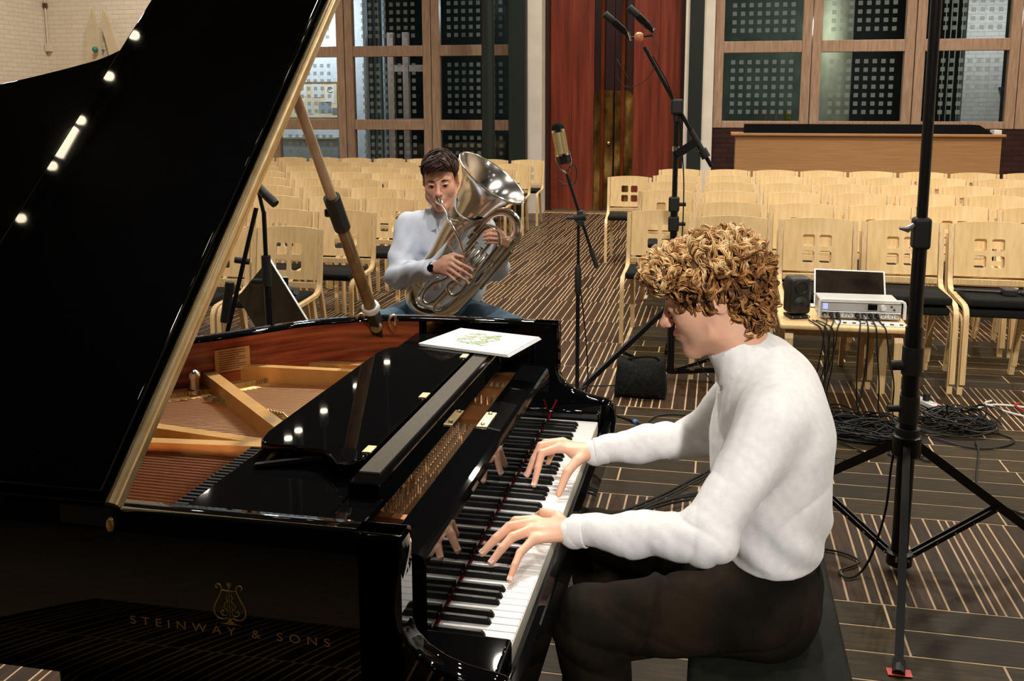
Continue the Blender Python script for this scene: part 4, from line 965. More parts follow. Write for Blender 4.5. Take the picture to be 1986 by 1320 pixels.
# ---- plate, soundboard, strings
interior = [p for p in inm]
poly = [(p[0],p[1]) for p in offs(out,.05)]+[(-.24,PW-.05),(-.24,-.12)]
sbm = MB(); sbm.add([(a,b,.80) for a,b in poly], [tuple(range(len(poly)))]); obj('soundboard', sbm, SPRUCE, pn)
_c = lambda d: [p for p, q in zip(offs(out,d), out) if q[0] < -.45]
pl0, pl1, pl2 = _c(.054), _c(.15), _c(.165)
obj('plate_border', ring([(pl0,.845),(pl0,.872),(_c(.14),.866),(pl1,.858),(pl2,.835),(pl2,.80)]), GOLDPLATE, pn, smooth=True, angle=40)
obj('pin_block_plate', MB().rbox((-.50,-.115,.80),(-.242,PW-.055,.852),.004), PLATEBROWN, pn)
struts = [((-2.1,.30,.875),(-.50,.425,.885),.030,.06),((-1.09,.535,.87),(-.66,.435,.885),.030,.05),((-1.145,.955,.885),(-.66,.49,.895),.034,.055),
          ((-1.125,1.015,.885),(-.50,1.03,.885),.026,.060),((-1.02,1.10,.868),(-.84,1.03,.872),.030,.03),((-.97,1.19,.868),(-.50,1.17,.876),.030,.035),((-1.8,.56,.875),(-1.12,.96,.885),.03,.05)]
for p, q, w_, h_ in struts:
    obj('plate_strut', MB().obox(p, q, w_, h_), GOLDPLATE, pn)
obj('plate_web', MB().rbox((-.56,-.10,.85),(-.50,PW-.07,.885),.006), GOLDPLATE, pn)
obj('plate_bridge', bevprism([(-.84,1.30),(-.50,1.32),(-.50,1.20),(-.70,1.18),(-.90,1.15),(-.96,1.18)], .850, .870, lambda a,b,c:(a,b,c), .006), GOLDPLATE, pn, smooth=True, angle=40)
obj('plate_flange', bevprism([(-1.13,1.02),(-1.08,1.06),(-.98,1.16),(-.90,1.22),(-.86,1.19),(-.92,1.09),(-.90,1.03)], .850, .878, lambda a,b,c:(a,b,c), .006), GOLDPLATE, pn, smooth=True, angle=40)
st_ = MB()
for i in range(34): 
    y = -.085+i*.0148; st_.tube([(-.44,y,.872),(-.62,y-.002,.886),(-2.15+.006*i,y*.86+.06,.886)], .0036, 5, cap=False)
obj('bass_strings', st_, COPPER, pn, smooth=True, kind='stuff')
st_ = MB()
for i in range(84):
    y = .45+i*.0104; xe = -2.0+i*.015
    ye = y-.10*(1-i/84)
    st_.tube([(-.44,y,.862),(-.62,y,.868),(xe,ye,.862)], .0019, 4, cap=False)
obj('treble_strings', st_, mat('treble_wire', (.85,.60,.38,1), .36, 1.), pn, smooth=True, kind='stuff')
hp_ = MB(); wl = MB()
for i in range(60):
    p = offs(out,.115)[60-min(i//2,40)-0 if False else 0]
bp = offs(out,.118); bp2 = offs(out,.09)
for i in range(44, 86):
    if i+1 < len(bp):
        for t in (0,.25,.5,.75):
            p = bp[i]*(1-t)+bp[i+1]*t; hp_.cyl((p[0],p[1],.86),(p[0],p[1],.880),.0028,n=6)
obj('hitch_pins', hp_, BRASS, pn, kind='stuff')
ag = MB()
for i in range(26): ag.tube([(-1.06+.012*i*.9,.80-.004*i,.872),(-1.05+.012*i*.9,.81-.004*i,.882),(-1.035+.012*i*.9,.805-.004*i,.872)], .0045, 6)
obj('duplex_bars', ag, BRASS, pn, smooth=True, kind='stuff')
for p in ((-1.035,1.052,.872),(-.90,1.045,.884),(-.93,1.255,.868),(-1.13,.955,.874)):
    obj('plate_bolt', MB().cyl(p,(p[0],p[1],p[2]+.018),.010,n=14), CHROME, pn, smooth=True)
obj('bell_bolt', MB().lathe([(.022,0),(.022,.012),(.014,.014),(.014,.045),(.018,.047),(.018,.062),(.008,.070),(0,.072)], (-1.13,.865,.868), n=20), CHROME, pn, smooth=True, angle=35)
DM = MB().rbox((-.032,-.0058,0),(.032,.0058,.020),.002,1).mesh('damper'); DM.materials.append(EBONY)
for i in range(32): link('damper', DM, None, pn, loc=Vector((-.672,-.085+i*.0155,.892))-PB)
tp = MB()
for i in list(range(0,5))+list(range(10,40))+list(range(52,60)):
    for r in range(4):
        if rc.random() < .06: continue
        y = .03+i*.0185+.005*r; x = -.272-.019*r
        tp.tube([(x,y,.848),(x,y,.872)],.0036,8)
obj('tuning_pins', tp, mat('pin_steel', (.80,.66,.44,1), .3, .9), pn, smooth=True, kind='stuff')
for y in (.40,.46,.53,.60): obj('plate_screw', MB().sphere((-.252,y,.853),.008,12,6), BRASS, pn, smooth=True)
for y in (.16,.86,1.02): obj('plate_lug', MB().obox((-.40,y,.875),(-.245,y,.868),.022,.04), PLATEBROWN, pn)
# ---- music desk tray, ledge and folded desk
obj('desk_tray', MB().rbox((-.600,-.075,.950),(-.322,PW-.075,.970),.004), LACQ, pn)
obj('desk_tray_front', MB().rbox((-.326,.06,.940),(-.262,1.06,.996),.004), LACQ, pn)
for y0, y1 in ((-.075,.06),(1.06,PW-.075)): obj('tray_wing', MB().rbox((-.322,y0,.950),(-.255,y1,.970),.004), LACQ, pn)
obj('ledge_felt', MB().rbox((-.3205,.105,.996),(-.278,1.0,1.0005),.001), FELTGREY, pn)
dsk = [(-.330,.165),(-.350,.125),(-.372,.122),(-.398,.155),(-.43,.182),(-.48,.190),(-.545,.190),(-.572,.200),(-.584,.225),(-.590,.26)]
dsk = dsk+[(-.590,1.17-p) if False else (p_[0], 1.175-p_[1]) for p_ in dsk[::-1]]
obj('music_desk', bevprism(dsk, .988, 1.006, lambda a,b,c:(a,b,c), .005, 3), LACQ, pn, smooth=True, angle=40, flatbig=.002)
for y in (.20,.56,.92): obj('desk_hinge', MB().rbox((-.345,y-.018,1.004),(-.326,y+.018,1.0085),.001), BRASS, pn)
obj('desk_prop', MB().obox((-.56,.15,.975),(-.40,.20,.99),.012,.008), BLKMET, pn)
# ---- lid, folded flap and long brass hinge
TH = math.radians(43.0); LH = Vector((0,-.172,1.026)); LD = Vector((0,math.cos(TH),math.sin(TH))); LN = Vector((0,-math.sin(TH),math.cos(TH)))
def lidf(u, v, n): p = LH+LD*v+LN*n; return (-u, p.y, p.z)
lc = spline([(.653,1.57),(.75,1.555),(.88,1.50),(1.0,1.40),(1.08,1.31),(1.15,1.215),(1.213,1.155),(1.273,1.126),(1.335,1.101),(1.398,1.078),(1.461,1.058),(1.8,.95),(2.1,.83),(2.4,.68),(2.58,.54),(2.69,.36),(2.71,.2),(2.68,.07),(2.6,.0)],4)
lid_poly = [(.653,.0)]+[tuple(p) for p in lc]
obj('lid', bevprism(lid_poly[::-1], -.020, .0, lidf, .006, 3), LACQ, pn, smooth=True, angle=40, flatbig=.01)
flap = [(.668,.012),(.668,1.555),(.76,1.545)]+[(.88,1.53),(1.10,1.51),(1.14,1.50),(1.156,1.47),(1.156,.05),(1.145,.02),(1.12,.012)]
obj('folded_flap', bevprism(flap[::-1], .003, .023, lidf, .007, 3), LACQ, pn, smooth=True, angle=40, flatbig=.01)
hg = MB().tube([lidf(.648,-.004,.004), lidf(.648,1.57,.004)], .0125, 14)
obj('lid_hinge', hg, BRASS, pn, smooth=True, angle=30)
obj('hinge_leaf', MB().prism([(.643,0),(.643,1.57),(.655,1.57),(.655,0)], -.020, .0, lidf), BRASS, pn)
sc_ = MB()
for i in range(18): sc_.sphere(lidf(.640,.06+i*.085,.008),.0035,6,4)
obj('hinge_screws', sc_, OLDBRASS, pn, kind='stuff')
obj('hinge_pin', MB().lathe([(0,-.014),(.006,-.010),(.008,0),(.006,.010),(0,.014)], (-.652,-.178,.992), (0,0,1), 12), BRASS, pn, smooth=True)
for x in (-.70,-1.5,-2.3): obj('spine_hinge', MB().rbox((x-.05,-.176,.985),(x+.05,-.1715,1.02),.002), LACQ2, pn)
# ---- prop stick
P0 = Vector((-.727,1.282,.990)); P1 = Vector((-.715,.672,1.790)); pd = (P1-P0).normalized()
PROPW = ramp_mat('prop_tan_wood', [rgb(176,146,114),rgb(204,176,146)], scale=(4,4,.5), nscale=6, rough=.35)
PROPW2 = ramp_mat('prop_aged_wood', [rgb(96,72,42),rgb(140,110,70)], scale=(4,4,.5), nscale=8, rough=.3)
L_ = (P1-P0).length
obj('prop_upper', MB().cyl(P0+pd*(L_*.52), P1, .0145, .013, n=14), PROPW, pn, smooth=True)
obj('prop_lower', MB().cyl(P0+pd*.09, P0+pd*(L_*.50), .019, .018, n=14), PROPW2, pn, smooth=True)
obj('prop_clamp', MB().cyl(P0+pd*(L_*.44), P0+pd*(L_*.56), .024, n=14).rbox(P0+pd*(L_*.5)-Vector((.035,.012,.012)), P0+pd*(L_*.5)-Vector((-.02,-.012,-.012)),.005), BLKRUB, pn)
obj('prop_ring', MB().lathe([(.020,.075),(.027,.078),(.029,.088),(.027,.098),(.020,.10)], P0, pd, 18), WHITEPL, pn, smooth=True)
obj('prop_bracket', MB().obox(P0-pd*.07, P0+pd*.085, .040, .030, up=(1,0,0)), BLKRUB, pn)
obj('bracket_disc', MB().lathe([(0,0),(.017,0),(.019,.004),(.014,.006),(0,.006)], P0+Vector((.006,-.020,.0)), (.15,-1,.3), 18), PROPW2, pn, smooth=True)
for dx in (-.055,.055): obj('bracket_loop', MB().tube(spline([P0+Vector((dx,.005,-.02)),P0+Vector((dx-.008,-.012,.01)),P0+Vector((dx-.006,-.012,.03)),P0+Vector((dx+.006,.0,.035)),P0+Vector((dx+.006,.01,.0))],4),.0045,8), BRASS, pn, smooth=True)
# maker's sheet on the inner rim
i0 = min(range(len(inb)), key=lambda i: (inb[i][0]+1.115)**2+(inb[i][1]-.95)**2)
pa = Vector((inb[i0][0],inb[i0][1],0)); tt = Vector((inb[i0+2][0]-inb[i0-1][0], inb[i0+2][1]-inb[i0-1][1],0)).normalized()
pm = MB(); a = pa; nrm = Vector((tt.y,-tt.x,0))
MAKERSHEET = ramp_mat('tan_makers_sheet', [rgb(176,124,70),rgb(192,140,84)], nscale=20, rough=.6)
def quad_on(p, du, z0, z1, off): 
    q = p+tt*du
    return [(p.x+nrm.x*off,p.y+nrm.y*off,z0),(q.x+nrm.x*off,q.y+nrm.y*off,z0),(q.x+nrm.x*off,q.y+nrm.y*off,z1),(p.x+nrm.x*off,p.y+nrm.y*off,z1)]
obj('makers_sheet', pm.add(quad_on(pa,.105,.905,.975,.002),[(0,1,2,3)]), MAKERSHEET, pn)
tl = MB()
for i in range(9): tl.add(quad_on(pa+tt*.012,.08 if i%3 else .06,.912+.0068*i,.9145+.0068*i,.003),[(0,1,2,3)])
obj('makers_sheet_print', tl, mat('faded_brown_print', rgb(112,70,34), .7), pn, kind='stuff')
# ---- gilt lettering and lyre on the spine
YS = -.1722
cu = bpy.data.curves.new('lettering','FONT'); cu.body = 'STEINWAY & SONS'; cu.size = .021; cu.space_character = 1.75; cu.space_word = 1.25; cu.extrude = .0003
to = bpy.data.objects.new('lettering_tmp', cu); COL.objects.link(to); bpy.context.view_layer.update()
me = bpy.data.meshes.new_from_object(to.evaluated_get(bpy.context.evaluated_depsgraph_get())); bpy.data.objects.remove(to)
xs = [v.co.x for v in me.vertices]; wx = max(xs)-min(xs); x0 = min(xs)
for v in me.vertices:
    x, y, z = v.co; v.co = Vector((-.632+(x-x0)*.366/wx, YS-z, .8105+y))
me.name = 'lettering'; link('lettering', me, GILT, pn)
ly = MB(); LC = Vector((-.443,YS,.868))
def ltube(pts, r=.0011): ly.tube(spline([LC+Vector((a,-.0002,b)) for a,b in pts],6), r, 6)
for s in (-1,1):
    ltube([(s*.004,-.026),(s*.012,-.029),(s*.022,-.027),(s*.0285,-.018),(s*.027,-.006),(s*.021,.006),(s*.015,.018),(s*.013,.026),(s*.016,.0325),(s*.0215,.033),(s*.024,.029),(s*.021,.026)], .0014)
    ltube([(s*.006,-.022),(s*.013,-.022),(s*.017,-.017),(s*.014,-.013),(s*.011,-.016)])
    ltube([(s*.003,-.014),(s*.010,-.008),(s*.008,0),(s*.003,.004),(s*.006,.010),(s*.003,.016)])
    ltube([(s*.0045,-.022),(s*.0045,.022)], .0006)
ltube([(0,-.024),(0,.022)], .0008)
ltube([(-.013,.0235),(0,.0225),(.013,.0235)], .0012)
ly.sphere(LC+Vector((0,0,.033)),.0042,10,8,(1,.3,1)); ly.cyl(LC+Vector((0,0,.022)),LC+Vector((0,0,.032)),.0012)
ly.prism([(-.019,-.0375),(-.010,-.036),(-.004,-.032),(-.0025,-.026),(.0025,-.026),(.004,-.032),(.010,-.036),(.019,-.0375),(.008,-.0375),(0,-.0385),(-.008,-.0375)], YS-.0012, YS, lambda a,b,c:(LC.x+a,c,LC.z+b))
obj('lyre_emblem', ly, GILT, pn, smooth=True)
# ---- legs, lyre and pedals under the case
for x, y in ((-.46,.02),(-.46,1.20),(-2.35,.12)):
    lg = MB(); 
    for z0, z1, w0, w1 in ((.08,.50,.045,.062),(.50,.70,.075,.075)):
        lg.add([(x-w0,y-w0,z0),(x+w0,y-w0,z0),(x+w0,y+w0,z0),(x-w0,y+w0,z0),(x-w1,y-w1,z1),(x+w1,y-w1,z1),(x+w1,y+w1,z1),(x-w1,y+w1,z1)],[(0,3,2,1),(4,5,6,7),(0,1,5,4),(1,2,6,5),(2,3,7,6),(3,0,4,7)])
    l = obj('leg', lg, LACQ, pn)
    obj('caster', MB().cyl((x-.02,y,.042),(x+.02,y,.042),.042,n=18).cyl((x,y,.06),(x,y,.09),.02), BRASS, l, smooth=True, angle=40, loc=(0,0,0))
obj('pedal_lyre', MB().rbox((-.36,.56,.10),(-.33,.60,.60),.006).rbox((-.36,.66,.10),(-.33,.70,.60),.006).rbox((-.40,.48,.06),(-.24,.78,.12),.01), LACQ, pn)
for y in (.56,.63,.70): obj('pedal', MB().rbox((-.25,y-.016,.075),(-.10,y+.016,.088),.006), BRASS, pn)
# ---- score lying on the piano
scr_ = thing('sheet_music', 'white music booklet with pale green print lying on the far end of the piano', 'sheet music', (-.32,1.07,1.008))
q = [(-.494,1.003),(-.214,.931),(-.164,1.145),(-.424,1.208)]
zt = 1.0075
def sheet(off, grow, z0, z1):
    c = np.mean(np.array(q),0); return [tuple(c+(np.array(p)-c)*grow+np.array(off)) for p in q], z0, z1
for i,(off,g) in enumerate((((.004,-.003),1.0),((.0,.0),1.0),((-.003,.002),.995))):
    pl, a, b = sheet(off, g, zt+.0022*i, zt+.0022*i+.0018); obj('leaf', MB().prism(pl, a, b), PAPER, scr_)
zp = zt+.0063
Q = [Vector((*p,0)) for p in q]
def onp(a, b): p = (Q[0].lerp(Q[1],a)).lerp(Q[3].lerp(Q[2],a), b); return (p.x,p.y)
gp = MB(); rg_ = random.Random(5)
for i in range(16):
    a, b = .30+.3*rg_.random(), .3+.45*rg_.random(); pts = []
    for k in range(7): pts.append((*onp(a+.07*math.cos(k*1.1+i), b+.10*math.sin(k*1.1+i*1.7)), zp))
    gp.tube(pts, .0016, 4)
obj('printed_foliage', gp, PRINTGREEN, scr_)
gl_ = MB()
for i in range(5):
    a = .66+.05*i; gl_.tube([(*onp(a,.15),zp),(*onp(a,.85),zp)], .0006, 4)
obj('printed_lines', gl_, PRINTGREY, scr_)

# ================================================================== PEOPLE: signed-distance modelling on a grid
class SDF:
    def __init__(s, lo, hi, h, default=.06):
        s.lo = np.array(lo, np.float32); s.h = h
        n = np.ceil((np.array(hi)-np.array(lo))/h).astype(int)+1
        s.n = n; s.F = np.full(n, default, np.float32)
        s.ax = [s.lo[i]+h*np.arange(n[i], dtype=np.float32) for i in range(3)]
    def _sl(s, lo, hi):
        a = np.clip(np.floor((np.array(lo)-s.lo)/s.h).astype(int), 0, s.n); b = np.clip(np.ceil((np.array(hi)-s.lo)/s.h).astype(int)+1, 0, s.n)
        return tuple(slice(a[i], b[i]) for i in range(3))
    def _p(s, sl):
        return s.ax[0][sl[0]][:,None,None], s.ax[1][sl[1]][None,:,None], s.ax[2][sl[2]][None,None,:]
    def _comb(s, sl, d, k, op):
        F = s.F[sl]
        if F.size == 0: return
        if op == 'add':
            if k > 0:
                hh = np.clip(.5+.5*(F-d)/k, 0, 1); s.F[sl] = F*(1-hh)+d*hh-k*hh*(1-hh)
            else: s.F[sl] = np.minimum(F, d)
        else:
            d = -d
            if k > 0:
                hh = np.clip(.5-.5*(F-d)/k, 0, 1); s.F[sl] = F*(1-hh)+d*hh+k*hh*(1-hh)
            else: s.F[sl] = np.maximum(F, d)
    def cap(s, a, b, ra, rb=None, k=.01, op='add', flat=None):
        rb = ra if rb is None else rb; a = np.array(a, np.float32); b = np.array(b, np.float32)
        m = max(ra,rb)*(1.0 if flat is None else max(1,1/min(flat[1],1)))+k+3*s.h
        sl = s._sl(np.minimum(a,b)-m, np.maximum(a,b)+m); x,y,z = s._p(sl); v = b-a; L2 = float(v@v)+1e-12
        px, py, pz = x-a[0], y-a[1], z-a[2]
        t = np.clip((px*v[0]+py*v[1]+pz*v[2])/L2, 0, 1)
        qx, qy, qz = px-v[0]*t, py-v[1]*t, pz-v[2]*t
        if flat is not None:           # flat=(direction, factor): cross-section squeezed along direction
            u = np.array(flat[0], float); u /= np.linalg.norm(u); w = qx*u[0]+qy*u[1]+qz*u[2]; g = 1/flat[1]-1
            qx, qy, qz = qx+u[0]*w*g, qy+u[1]*w*g, qz+u[2]*w*g
        d = np.sqrt(qx*qx+qy*qy+qz*qz)-(ra+(rb-ra)*t)
        if flat is not None: d = d*min(1,flat[1]*1.15)
        s._comb(sl, d, k, op); return s
    def ell(s, c, r, k=.01, op='add', R=None):
        c = np.array(c, np.float32); r = np.array(r, np.float32); m = float(r.max())+k+3*s.h
        sl = s._sl(c-m, c+m); x,y,z = s._p(sl); px,py,pz = x-c[0],y-c[1],z-c[2]
        if R is not None:
            R = np.array(R); px,py,pz = (R[0,0]*px+R[1,0]*py+R[2,0]*pz, R[0,1]*px+R[1,1]*py+R[2,1]*pz, R[0,2]*px+R[1,2]*py+R[2,2]*pz)
        k0 = np.sqrt((px/r[0])**2+(py/r[1])**2+(pz/r[2])**2); k1 = np.sqrt((px/r[0]**2)**2+(py/r[1]**2)**2+(pz/r[2]**2)**2)
        d = k0*(k0-1)/np.maximum(k1, 1e-6)
        s._comb(sl, d, k, op); return s
    def mesh(s):
        F = s.F; n = s.n
        for a_ in range(3):
            for e_ in (0,-1):
                q_ = [slice(None)]*3; q_[a_] = e_; F[tuple(q_)] = np.maximum(F[tuple(q_)], s.h*.3)
        ins = F < 0
        c = np.zeros(np.array(n)-1, np.int8)
        for i in (0,1):
            for j in (0,1):
                for k in (0,1): c += ins[i:n[0]-1+i, j:n[1]-1+j, k:n[2]-1+k]
        act = (c > 0) & (c < 8); idx = np.argwhere(act); vid = np.full(c.shape, -1, np.int32); vid[act] = np.arange(len(idx))
        acc = np.zeros((len(idx),3), np.float32); cnt = np.zeros(len(idx), np.float32)
        cor = [(i,j,k) for i in (0,1) for j in (0,1) for k in (0,1)]
        val = {q: F[idx[:,0]+q[0], idx[:,1]+q[1], idx[:,2]+q[2]] for q in cor}
        for q in cor:
            for ax in range(3):
                if q[ax] == 0:
                    q2 = list(q); q2[ax] = 1; q2 = tuple(q2); a, b = val[q], val[q2]; m = (a < 0) != (b < 0)
                    t = a[m]/(a[m]-b[m]); p = np.tile(np.array(q, np.float32), (len(t),1)); p[:,ax] += t; acc[m] += p; cnt[m] += 1
        V = s.lo+(idx+acc/cnt[:,None])*s.h
        faces = []
        for ax in range(3):
            o1, o2 = [(1,2),(2,0),(0,1)][ax]
            a = [slice(1,-1)]*3; a[ax] = slice(0,-1); b = list(a); b[ax] = slice(1,None)
            m = ins[tuple(a)] != ins[tuple(b)]; e = np.argwhere(m); flip = ins[tuple(a)][m]
            for x in range(3):
                if x != ax: e[:,x] += 1
            def cid(d1, d2):
                f = e.copy(); f[:,o1] -= d1; f[:,o2] -= d2; return vid[f[:,0],f[:,1],f[:,2]]
            qd = np.stack([cid(1,1),cid(0,1),cid(0,0),cid(1,0)],1); qd[~flip] = qd[~flip][:,::-1]
            faces.append(qd)
        f = np.concatenate(faces); f = f[(f >= 0).all(1)]
        return V, f
def rotm(rx=0, ry=0, rz=0):
    return np.array((Matrix.Rotation(rz,3,'Z') @ Matrix.Rotation(ry,3,'Y') @ Matrix.Rotation(rx,3,'X')))
def smooth_np(V, f, it=2, lam=.5):
    n = len(V); e = np.concatenate([f[:,[0,1]],f[:,[1,2]],f[:,[2,3]],f[:,[3,0]]])
    for _ in range(it):
        acc = np.zeros_like(V); cnt = np.zeros(n, np.float32)
        np.add.at(acc, e[:,0], V[e[:,1]]); np.add.at(acc, e[:,1], V[e[:,0]]); np.add.at(cnt, e[:,0], 1); np.add.at(cnt, e[:,1], 1)
        V = V*(1-lam)+lam*acc/np.maximum(cnt,1)[:,None]
    return V
def vnormals(V, f):
    n = np.cross(V[f[:,2]]-V[f[:,0]], V[f[:,3]]-V[f[:,1]]); N_ = np.zeros_like(V)
    for i in range(4): np.add.at(N_, f[:,i], n)
    return N_/np.maximum(np.linalg.norm(N_,axis=1),1e-9)[:,None]

def head_sdf(h=.0026, open_eye=True, thin=1.0):
    """head in its own frame: +X face, +Y its left, +Z up, origin between the ears"""
    g = SDF((-.13,-.105,-.19),(.145,.105,.135), h)
    g.ell((-.018,0,.036),(.094,.074,.080), k=0)
    g.ell((.030,0,.030),(.060,.062,.068), k=.02)            # forehead
    g.ell((.030,0,-.040),(.058,.057,.074), k=.025)          # middle face
    for s in (1,-1):
        g.cap((-.008,s*.052,-.035),(.010,s*.050,-.070),.018,.017,k=.035)     # jaw angle
        g.cap((.010,s*.048,-.070),(.072,s*.014,-.101),.018,.014,k=.035)      # jaw line
        g.ell((.056,s*.038,-.022),(.026,.024,.026), k=.035)                 # cheek
        g.cap((.078,s*.010,.026),(.070,s*.046,.026),.010,.008,k=.014)       # brow
    g.ell((.074,0,-.098),(.020,.022,.017), k=.018)          # chin
    g.ell((.080,0,-.058),(.018,.026,.022), k=.014)          # mouth muzzle
    for s in (1,-1): g.ell((.097,s*.031,.006),(.017,.017,.012), k=.010, op='sub')   # eye hollows
    g.cap((.088,0,.016),(.113,0,-.024),.0075,.0105,k=.012)  # nose
    g.ell((.116,0,-.026),(.011,.011,.010), k=.006)
    for s in (1,-1):
        g.ell((.104,s*.012,-.030),(.010,.0075,.007), k=.005)
        g.ell((.106,s*.006,-.037),(.005,.0035,.003), k=.002, op='sub')
    for s in (1,-1):
        g.cap((.0985,0,-.0535),(.088,s*.021,-.0575),.0058,.003,k=.004)      # upper lip
        g.cap((.0965,0,-.0650),(.087,s*.019,-.0605),.0066,.003,k=.004)      # lower lip
        g.cap((.1055,0,-.0590),(.092,s*.022,-.0590),.0018,.0015,k=.002,op='sub')
    for s in (1,-1):
        g.ell((.080,s*.031,.005),(.0135,.0145,.0125), k=.003)              # lidded eyeballs
        if not open_eye:
            g.cap((.093,s*.020,.001),(.090,s*.042,.000),.0014,.0012,k=.001,op='sub')
    for s in (1,-1):                                        # ears
        R = rotm(0,.18,s*.35)
        g.ell((-.018,s*.078,-.002),(.020,.0065,.031), k=.004, R=R)
        g.ell((-.012,s*.084,.002),(.011,.006,.019), k=.003, R=R, op='sub')
        g.ell((-.010,s*.077,-.006),(.007,.005,.009), k=.003)
    g.cap((-.022,0,-.05),(-.040,0,-.185),.056,.058,k=.03)   # neck
    g.cap((.005,0,-.095),(-.008,0,-.185),.030,.036,k=.03)
    V, f = g.mesh(); V = smooth_np(V, f, 4, .5)
    return V, f
def place(V, M): 
    M = np.array(M); return V@M[:3,:3].T+M[:3,3]
def headmat(c, fwd, up=(0,0,1), s=1.0):
    x = Vector(fwd).normalized(); y = Vector(up).cross(x).normalized(); z = x.cross(y)
    return Matrix(((x.x*s,y.x*s,z.x*s,c[0]),(x.y*s,y.y*s,z.y*s,c[1]),(x.z*s,y.z*s,z.z*s,c[2]),(0,0,0,1)))
def hand_sdf(wrist, knuckles, mids, tips, thumb, pin, palm_n, h=.0021, r=.0098, forearm=None):
    """knuckles/mids/tips: four fingers from index to little; thumb: base, joint, tip; all in world coordinates"""
    pts = [wrist]+list(knuckles)+list(mids)+list(tips)+list(thumb)+([forearm] if forearm is not None else [])
    A = np.array(pts, float); g = SDF(A.min(0)-.03, A.max(0)+.03, h, .03)
    W_ = np.array(wrist, float); K = [np.array(k, float) for k in knuckles]; pn_ = np.array(palm_n, float); pn_ /= np.linalg.norm(pn_)
    for i, kx in enumerate(K):                              # palm from wrist to knuckles
        g.cap(W_+(kx-W_)*.12+(kx-np.mean(K,0))*.35, kx-pn_*.002, .0155, .0105, k=.012 if i else 0, flat=(pn_,.85))
    g.ell((W_+np.array(thumb[0]))*.5*.6+np.mean(K,0)*.4-pn_*.006,(.02,.02,.014),k=.012)
    base = g.F.copy()
    rs = (1.0,1.05,1.0,.86)
    for i in range(4):
        q = SDF(g.lo, g.lo+g.h*(g.n-1), h, .03); q.n = g.n; q.ax = g.ax; q.F = np.full(g.n, .03, np.float32)
        rr = r*rs[i]; k_, m_, t_ = K[i], np.array(mids[i],float), np.array(tips[i],float)
        d_ = m_+(t_-m_)*.52+pn_*.0035
        q.cap(k_, m_, rr*1.12, rr*.98, k=0); q.cap(m_, d_, rr*.98, rr*.88, k=.003); q.cap(d_, t_, rr*.88, rr*.72, k=.003)
        hh = np.clip(.5+.5*(base-q.F)/.010, 0, 1); both = base*(1-hh)+q.F*hh-.010*hh*(1-hh)
        g.F = np.minimum(g.F, both)
    b0, b1, b2 = [np.array(p, float) for p in thumb]
    q = SDF(g.lo, g.lo+g.h*(g.n-1), h, .03); q.n = g.n; q.ax = g.ax; q.F = np.full(g.n, .03, np.float32)
    q.cap(W_+(b0-W_)*.35, b0, .0135, .0125, k=0); q.cap(b0, b1, .0122, r*1.12, k=.006); q.cap(b1, b2, r*1.12, r*.85, k=.004)
    hh = np.clip(.5+.5*(base-q.F)/.012, 0, 1); both = base*(1-hh)+q.F*hh-.012*hh*(1-hh); g.F = np.minimum(g.F, both)
    if forearm is not None:
        fa = np.array(forearm, float); g.cap(W_-(W_-fa)*.02, fa, .0225, .027, k=.014, flat=(pn_,.78))
        g.cap(W_, W_+(np.mean(K,0)-W_)*.3, .0215, .018, k=.012, flat=(pn_,.75))
    V, f = g.mesh(); return smooth_np(V, f, 1, .4), f
def join_mesh(parts):
    Vs=[]; fs=[]; n=0
    for V,f in parts: Vs.append(V); fs.append(f+n); n+=len(V)
    return np.concatenate(Vs), np.concatenate(fs)
def remesh(name, parts, voxel, m, parent=None, smooth_it=1, solo_obj=False):
    V, f = join_mesh(parts); me = npmesh(name+'_src', V, f)
    o = bpy.data.objects.new(name+'_tmp', me); COL.objects.link(o)
    md = o.modifiers.new('r','REMESH'); md.mode = 'VOXEL'; md.voxel_size = voxel; md.use_smooth_shade = True
    if smooth_it: sm = o.modifiers.new('s','SMOOTH'); sm.iterations = smooth_it; sm.factor = .5
    bpy.context.view_layer.update(); dg = bpy.context.evaluated_depsgraph_get()
    m2 = bpy.data.meshes.new_from_object(o.evaluated_get(dg)); m2.name = name
    bpy.data.objects.remove(o)
    m2.polygons.foreach_set('use_smooth', np.ones(len(m2.polygons), bool))
    m2.materials.clear(); m2.materials.append(m)
    return m2
def skin_mat(name, base, red):
    m = ramp_mat(name, [base, red], nscale=14, detail=3, rough=.48, spec=.35, positions=[.25,.8])
    b = m.node_tree.nodes['Principled BSDF']; b.inputs['Subsurface Weight'].default_value = .12; b.inputs['Subsurface Radius'].default_value = (.01,.004,.002); b.inputs['Subsurface Scale'].default_value = 1.0
    return m
SKIN1 = skin_mat('skin_light', rgb(238,190,160), rgb(222,160,130)); SKIN2 = skin_mat('skin_fair', rgb(232,182,154), rgb(210,146,120))
LIPS = mat('lips', rgb(176,98,84), .45); NAIL = mat('nail', rgb(236,196,176), .25)
BROW1 = mat('brow_blond', rgb(128,88,52), .8); BROW2 = mat('brow_dark', rgb(48,30,22), .8)
EYEW = mat('eye_white', rgb(190,182,172), .3); IRIS = mat('eye_iris_dark', rgb(40,28,20), .15)
def strand_mb(mb, pts, r0, r1, n=5):
    k = len(pts); return mb.tube(pts, [r0+(r1-r0)*abs(2*i/(k-1)-1)**1.5 for i in range(k)], n)
